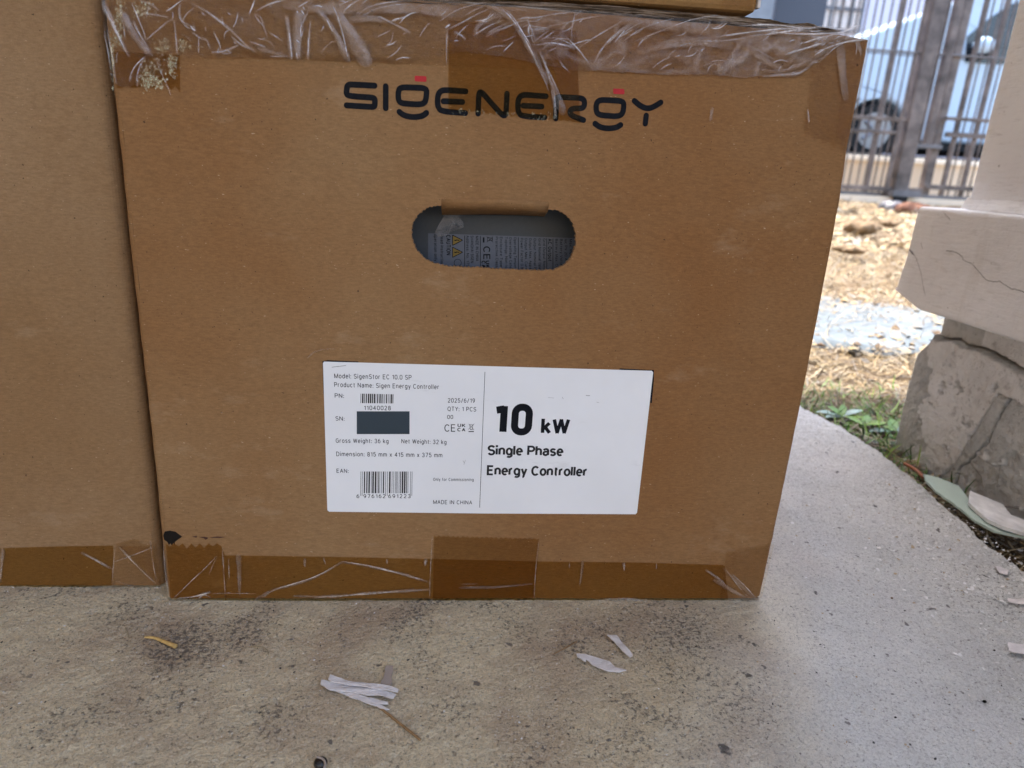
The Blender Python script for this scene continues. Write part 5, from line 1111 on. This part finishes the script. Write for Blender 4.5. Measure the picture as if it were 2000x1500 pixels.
# low cream wall behind the gate
WY = 6.55
zt = PY(1690, 304, WY).z
wl_ = empty('garden_wall', (4.3, WY, .1), 'low cream wall just behind the gate, its sunlit top edge painted paler', 'wall')
MB().box((-6, WY, .0), (14, WY+.14, zt-.05)).build('wall_body', CREAM, wl_)
bevel(MB().box((-6, WY-.03, zt-.05), (14, WY+.17, zt)).build('coping', plain('sunlit_coping', (.86, .80, .68), .8), wl_), .006, 2)  # top strip painted paler than the wall for the sunlight on it
# slate column, pale post, far house
SY = 5.2
xa, xb = PY(1514, 20, SY).x, PY(1614, 20, SY).x
colm = MB().box((xa, SY, 0), (xb, SY+.35, 2.9)); tag(bevel(colm.build('slate_column', SLATE), .006).__class__ and bpy.data.objects['slate_column'], 'flat slate grey column seen over the top edge of the carton', 'column')
xa, xb = PY(1478, 20, 4.9).x, PY(1511, 20, 4.9).x
c2 = MB().box((xa-.3, 4.9, 0), (xb, 5.15, 2.9)); tag(bevel(c2.build('pale_post', PALEM), .01), 'pale grey metal post beside the slate column', 'post')
hs_ = empty('neighbour_house', (6, 13.4, .6), 'pale lilac house wall across the road with a grilled window', 'house')
HYY = 13.0
MB().box((-14, HYY, .5), (26, HYY+6, 8)).build('wall', HOUSE, hs_)
wx0, wx1 = PY(1618, 20, HYY).x-.6, PY(1682, 20, HYY).x; wz0, wz1 = PY(1650, 66, HYY).z, PY(1650, -80, HYY).z
wf = MB().box((wx0, HYY-.06, wz0), (wx1, HYY-.004, wz1)).build('window', WINP, hs_)
for t in np.linspace(.02, .98, 7):
    x = wx0+(wx1-wx0)*t; MB().box((x-.018, HYY-.12, wz0), (x+.018, HYY-.085, wz1)).build('window_grille', STEELD, wf)
for z in (PY(1650, 20, HYY).z, PY(1650, -20, HYY).z, wz0+.03): MB().box((wx0, HYY-.122, z-.025), (wx1, HYY-.124+.02, z+.025)).build('window_grille', STEELD, wf)
# parked van
CY = 8.0
van = empty('parked_car', (6.0, CY+.9, .64), 'pale blue van parked on the road behind the gate', 'van')
def cp(px, py): p = PY(px, py, CY); return (p.x, p.z)
GZ = .64
wc = (5.20, GZ+.30); wr = .31
body = [(4.35, GZ+.22), (4.30, GZ+.55), (4.34, GZ+.95), (4.50, GZ+1.18), cp(1690, 68), cp(1770, 38), cp(1850, 8), (6.3, 2.53), (6.75, 2.72), (7.3, 2.80), (9.2, 2.80), (9.3, GZ+.25)]
arch = [(wc[0] + .40*math.cos(a), wc[1] + .36*math.sin(a)) for a in np.linspace(-.25, math.pi+.25, 16)]
arch2 = [(8.2 + .40*math.cos(a), wc[1] + .36*math.sin(a)) for a in np.linspace(-.25, math.pi+.25, 16)]
loop = body + arch2 + arch
def XZ(p, o): return Vector((p[0], CY - o, p[1]))
lp = loop
if sum(lp[i][0]*lp[(i+1) % len(lp)][1]-lp[(i+1) % len(lp)][0]*lp[i][1] for i in range(len(lp))) < 0: lp = lp[::-1]
bd = sheet(MB(), [lp], XZ, 1.75, 0.0).build('car_body', CARP, van); bevel(bd, .05, 3)
wn = [cp(1884, 122), cp(1888, 72), cp(1908, 55), cp(1935, 34), cp(1975, 8), (7.2, 2.62), (7.9, 2.62), (7.9, 1.86), cp(1955, 126)]
if sum(wn[i][0]*wn[(i+1) % len(wn)][1]-wn[(i+1) % len(wn)][0]*wn[i][1] for i in range(len(wn))) < 0: wn = wn[::-1]
sheet(MB(), [wn], XZ, .006, .012).build('side_window', GLASS, van)
ws = [(5.95, 2.40), (6.35, 2.55), (6.72, 2.71), (6.72, 2.69), (6.1, 2.40)]
mir = MB(); p = PY(1922, 88, CY-.18); 
def ellips(mb, c, rx, ry, rz, nu=16, nv=10):
    v = [(c[0]+rx*math.cos(6.283*i/nu)*math.sin(math.pi*j/nv), c[1]+ry*math.sin(6.283*i/nu)*math.sin(math.pi*j/nv), c[2]+rz*math.cos(math.pi*j/nv)) for j in range(nv+1) for i in range(nu)]
    mb.add(v, [(j*nu+i, (j+1)*nu+i, (j+1)*nu+(i+1) % nu, j*nu+(i+1) % nu) for j in range(nv) for i in range(nu)]); return mb
ellips(mir, p, .13, .08, .09).build('side_mirror', CARP, van, smooth=True)
MB().box((p.x+.02, p.y, p.z-.12), (p.x+.16, CY+.01, p.z-.07)).build('mirror_arm', TYRE, van)
for cx in (wc[0], 8.2):
    wh = MB(); wh.tube([(cx, CY+.03, wc[1]), (cx, CY+.25, wc[1])], wr, 28); o = wh.build('wheel', TYRE, van)
    h_ = MB(); h_.tube([(cx, CY+.015, wc[1]), (cx, CY+.04, wc[1])], .21, 20); h_.build('hub', HUB, o)
    for k in range(5):
        a = 6.283*k/5; s2 = MB(); s2.tube([(cx+.05*math.cos(a), CY+.008, wc[1]+.05*math.sin(a)), (cx+.17*math.cos(a), CY+.008, wc[1]+.17*math.sin(a))], .02, 6); s2.build('wheel_spoke', HUB, o)
MB().box((4.9, CY-.004, 1.785), (9.1, CY+.01, 1.80)).build('trim_line', STEELD, van)
MB().box((4.36, CY+.05, GZ+.12), (9.25, CY+1.6, GZ+.3)).build('underbody', TYRE, van)
hl = ellips(MB(), (4.48, CY+.05, GZ+.75), .16, .09, .12).build('headlight', plain('headlight_lens', (.8, .82, .84), .1, .6), van, smooth=True)

# ------------------------------------------------------------------ debris on the porch floor
def plate(pts, z, thick, mat, name, label, cat, curl=.0, amp=.0004, step=.002, group=None, warp=None):
    q = [G(x, y, z) for x, y in pts]; l2 = jit([(p.x, p.y) for p in q], amp, step)
    if sum(l2[i][0]*l2[(i+1) % len(l2)][1]-l2[(i+1) % len(l2)][0]*l2[i][1] for i in range(len(l2))) < 0: l2 = l2[::-1]
    cx = sum(p[0] for p in l2)/len(l2); cy = sum(p[1] for p in l2)/len(l2); ph = random.uniform(0, 6)
    def fn(p, o):
        dx, dy = p[0]-cx, p[1]-cy; h = curl*(.5+.5*math.sin(dx*180+ph)) + curl*.5*abs(math.sin(dy*260+ph))
        return Vector((p[0], p[1], z + o + h))
    o = sheet(MB(), [l2], fn, thick, thick); ob = o.build(name, mat, origin=(cx, cy, z)); return tag(ob, label, cat, group)
Z5 = lambda l: [(600+x/2.857, 1200+y/2.857) for x, y in l]
plate(Z5([(130, 348), (210, 372), (300, 385), (430, 405), (512, 428), (505, 443), (420, 432), (300, 405), (210, 395), (150, 385), (118, 372)]), .0035, .0006, FLAKE, 'paint_flake', 'upper splinter of the white peeled paint pile in front of the carton', 'paint flake', .0008, .0003)
plate(Z5([(80, 376), (150, 388), (300, 408), (430, 436), (495, 455), (480, 478), (400, 462), (330, 460), (250, 438), (190, 440), (130, 432), (75, 400)]), .0018, .0006, FLAKE, 'paint_flake', 'widest white splinter in the middle of the peeled paint pile', 'paint flake', .0008, .0003)
plate(Z5([(130, 420), (190, 436), (250, 442), (330, 470), (400, 510), (462, 538), (440, 542), (350, 512), (260, 476), (190, 446)]), .0008, .0005, FLAKE, 'paint_flake', 'lowest long splinter of the peeled paint pile, pointing at the brown twig', 'paint flake', .0008, .0003)
plate(Z5([(340, 468), (450, 494), (452, 506), (400, 507), (365, 492)]), .0014, .0005, FLAKE, 'paint_flake', 'short pointed white splinter tucked under the paint pile', 'paint flake', .0006, .0002)
plate(Z5([(440, 294), (478, 294), (472, 392), (460, 402), (410, 396), (428, 345)]), .0009, .0007, FLAKEG, 'wood_sliver', 'small greyish sliver standing off the top of the white paint pile', 'wood sliver', .0004, .0004)
plate(Z5([(1502, 230), (1560, 235), (1690, 270), (1720, 300), (1780, 320), (1740, 330), (1660, 318), (1590, 290), (1556, 262), (1555, 276), (1505, 250)]), .0010, .0006, FLAKE, 'paint_flake', 'long white paint flake on the floor, left of the bent one', 'paint flake', .0009, .0003)
plate(Z5([(1672, 122), (1725, 125), (1760, 170), (1815, 240), (1800, 250), (1750, 205), (1720, 165)]), .0012, .0006, FLAKE, 'paint_flake', 'bent white paint flake nearest the foot of the carton', 'paint flake', .0014, .0002)
Z6 = lambda l: [(1300+x/2.857, 1050+y/2.857) for x, y in l]
plate(Z6([(1905, 595), (1960, 605), (2030, 600), (2030, 664), (1940, 652), (1910, 640)]), .0010, .0007, FLAKE, 'paint_flake', 'white paint flake cut by the right edge of the picture', 'paint flake', .0008, .0003)
plate(Z6([(1835, 165), (1870, 170), (1915, 190), (1902, 215), (1860, 205)]), .0010, .0006, FLAKE, 'paint_flake', 'oval white paint flake near the rounded edge of the slab', 'paint flake', .0006, .0002)
plate(Z6([(1905, 345), (1960, 350), (2020, 345), (2020, 380), (1950, 372), (1915, 362)]), .0010, .0005, FLAKE, 'paint_flake', 'thin white paint flake between the oval one and the cut one', 'paint flake', .0006, .0003)
# straw, twig, thin stalk, seed
def stalk(name, pts, r, mat, label, cat, z=.0018):
    P_ = [G(x, y, z) for x, y in chaikin(pts, 2)]; n = len(P_); rr = [r[0]*(1-i/(n-1)) + r[1]*i/(n-1) for i in range(n)]
    m = MB(); m.tube(P_, rr, 6); return tag(m.build(name, mat, smooth=True, origin=P_[0]), label, cat)
Z4 = lambda l: [(x/2.857, 1140+y/2.857) for x, y in l]
STR1 = plain('golden_straw', (.55, .36, .13), .5, .3, scale=300, var=.2); TWIG = plain('twig_brown', (.26, .16, .08), .8, .2, scale=300, var=.3)
stalk('dry_leaf_stalk', Z4([(808, 298), (860, 300), (920, 325), (982, 350)]), (.0006, .0015), STR1, 'golden dry stalk on the floor below the left bottom corner of the carton', 'straw')
stalk('twig', Z5([(405, 520), (470, 570), (550, 635), (632, 700)]), (.0007, .0008), TWIG, 'thin brown twig trailing from the white paint pile towards the viewer', 'twig', .0012)
stalk('twig', Z5([(1375, 222), (1440, 188), (1505, 150)]), (.0004, .0005), TWIG, 'short straight twig left of the long white flake', 'twig', .0012)
stalk('grass_stalk', Z4([(700, 245), (712, 270), (718, 300)]), (.0003, .0004), STRAW[0], 'tiny pale curved stalk left of the golden stalk', 'straw', .0012)
stalk('grass_stalk', Z4([(1400, 355), (1470, 352), (1492, 370), (1500, 395)]), (.0003, .0003), STRAW[0], 'hair-thin hooked stalk on the floor above the paint pile', 'straw', .0012)
stalk('twig', [(1766, 905), (1790, 918), (1803, 932)], (.0018, .0022), plain('red_twig', (.34, .13, .07), .7), 'short reddish twig in the gap at the slab edge above the pale green sheet', 'twig', -.006)
p = G(626, 1490, .0025); sd_ = ellips(MB(), p, .0034, .0034, .0026, 18, 12); tag(sd_.build('seed_pod', plain('black_seed', (.012, .012, .014), .25, .5), smooth=True, origin=p), 'round black seed at the bottom edge of the picture', 'seed')
stalk('dry_fibre', [(618, 1478), (632, 1482), (636, 1492), (632, 1503)], (.0005, .0007), FLAKEG, 'curved grey stem lying over the black seed', 'fibre', .0052)
for i, (x, y, r, lb) in enumerate(((1783+140, 1370, .0013, 'black crumb on the pale concrete near the lower right corner'), (1742, 1168, .0011, 'tan crumb on the pale concrete right of the carton foot'), (1942, 1270, .0008, 'small dark crumb left of the cut white flake'), (1749, 1401, .0008, 'dark crumb below the middle of the bright floor'))):
    c = G(x, y, .0008); o = ellips(MB(), c, r, r*.75, r*.6, 7, 5).build('crumb', DARK if i != 1 else SAND, origin=c); tag(o, lb, 'crumb')
# broken plates beside the slab: a pale green sheet with a white slab on it
def curve_plate(pts, z0, z1, thick, mat, name, label, cat, drop=0):
    q = [G(x, y, zz) for (x, y), zz in zip(pts, np.linspace(z0, z1, len(pts)))]
    l2 = jit([(p.x, p.y) for p in q], .0006, .004)
    if sum(l2[i][0]*l2[(i+1) % len(l2)][1]-l2[(i+1) % len(l2)][0]*l2[i][1] for i in range(len(l2))) < 0: l2 = l2[::-1]
    cx = sum(p[0] for p in l2)/len(l2); cy = sum(p[1] for p in l2)/len(l2)
    def fn(p, o): return Vector((p[0], p[1], z0 + o + .003*math.sin(p[1]*40) - (p[0]-.70)*.12))
    return tag(sheet(MB(), [l2], fn, thick, thick).build(name, mat, origin=(cx, cy, z0)), label, cat)
curve_plate([(1800, 939), (1828, 943), (1870, 956), (1886, 974), (1898, 990), (1930, 1010), (1985, 1040), (2060, 1052), (2060, 1062), (1990, 1050), (1940, 1044), (1900, 1020), (1875, 1000), (1850, 985), (1825, 972), (1806, 955)], .0, .0, .0022, GREEN, 'green_sheet', 'broken pale green sheet lying in the gap at the slab edge', 'broken sheet')
curve_plate([(1893, 966), (1915, 972), (1960, 985), (1975, 1003), (2060, 1030), (2060, 1060), (2010, 1050), (1960, 1036), (1930, 1022), (1908, 1003), (1890, 988)], .0035, .0035, .0035, plain('grey_white_plaster', (.78, .77, .76), .85, .2, scale=60, var=.2, bump=.8), 'plaster_slab', 'rough white plaster piece lying on the pale green sheet', 'plaster piece')
# grit: many tiny crumbs over the floor, denser and whiter at the outer edge
zero = lambda x, y: np.zeros_like(x)
GW = plain('white_grit', (.80, .79, .78), .6); GD = plain('dark_grit', (.05, .045, .04), .7); GS = plain('sand_grit', (.45, .36, .24), .8)
flakes('floor_grit', 9000, (-.25, .66), (-.26, .45), .0002, .0011, [GW, GD, GS], 91, zero, probs=[.25, .45, .30])
flakes('paint_chips', 14000, (.38, .665), (-.20, .40), .0003, .0022, [GW, GW, GS], 92, zero, dens=lambda x, y: np.clip((x-.44)/.2, 0, 1)**1.5*np.clip(1-np.abs(y-.08)/.22, .08, 1), probs=[.6, .25, .15])
flakes('soil_crumbs', 5000, (.66, .76), (-.1, .45), .001, .005, [SOIL, GD, GW, STRAW[2]], 93, lambda x, y: np.full_like(x, -.024), probs=[.35, .35, .1, .2])
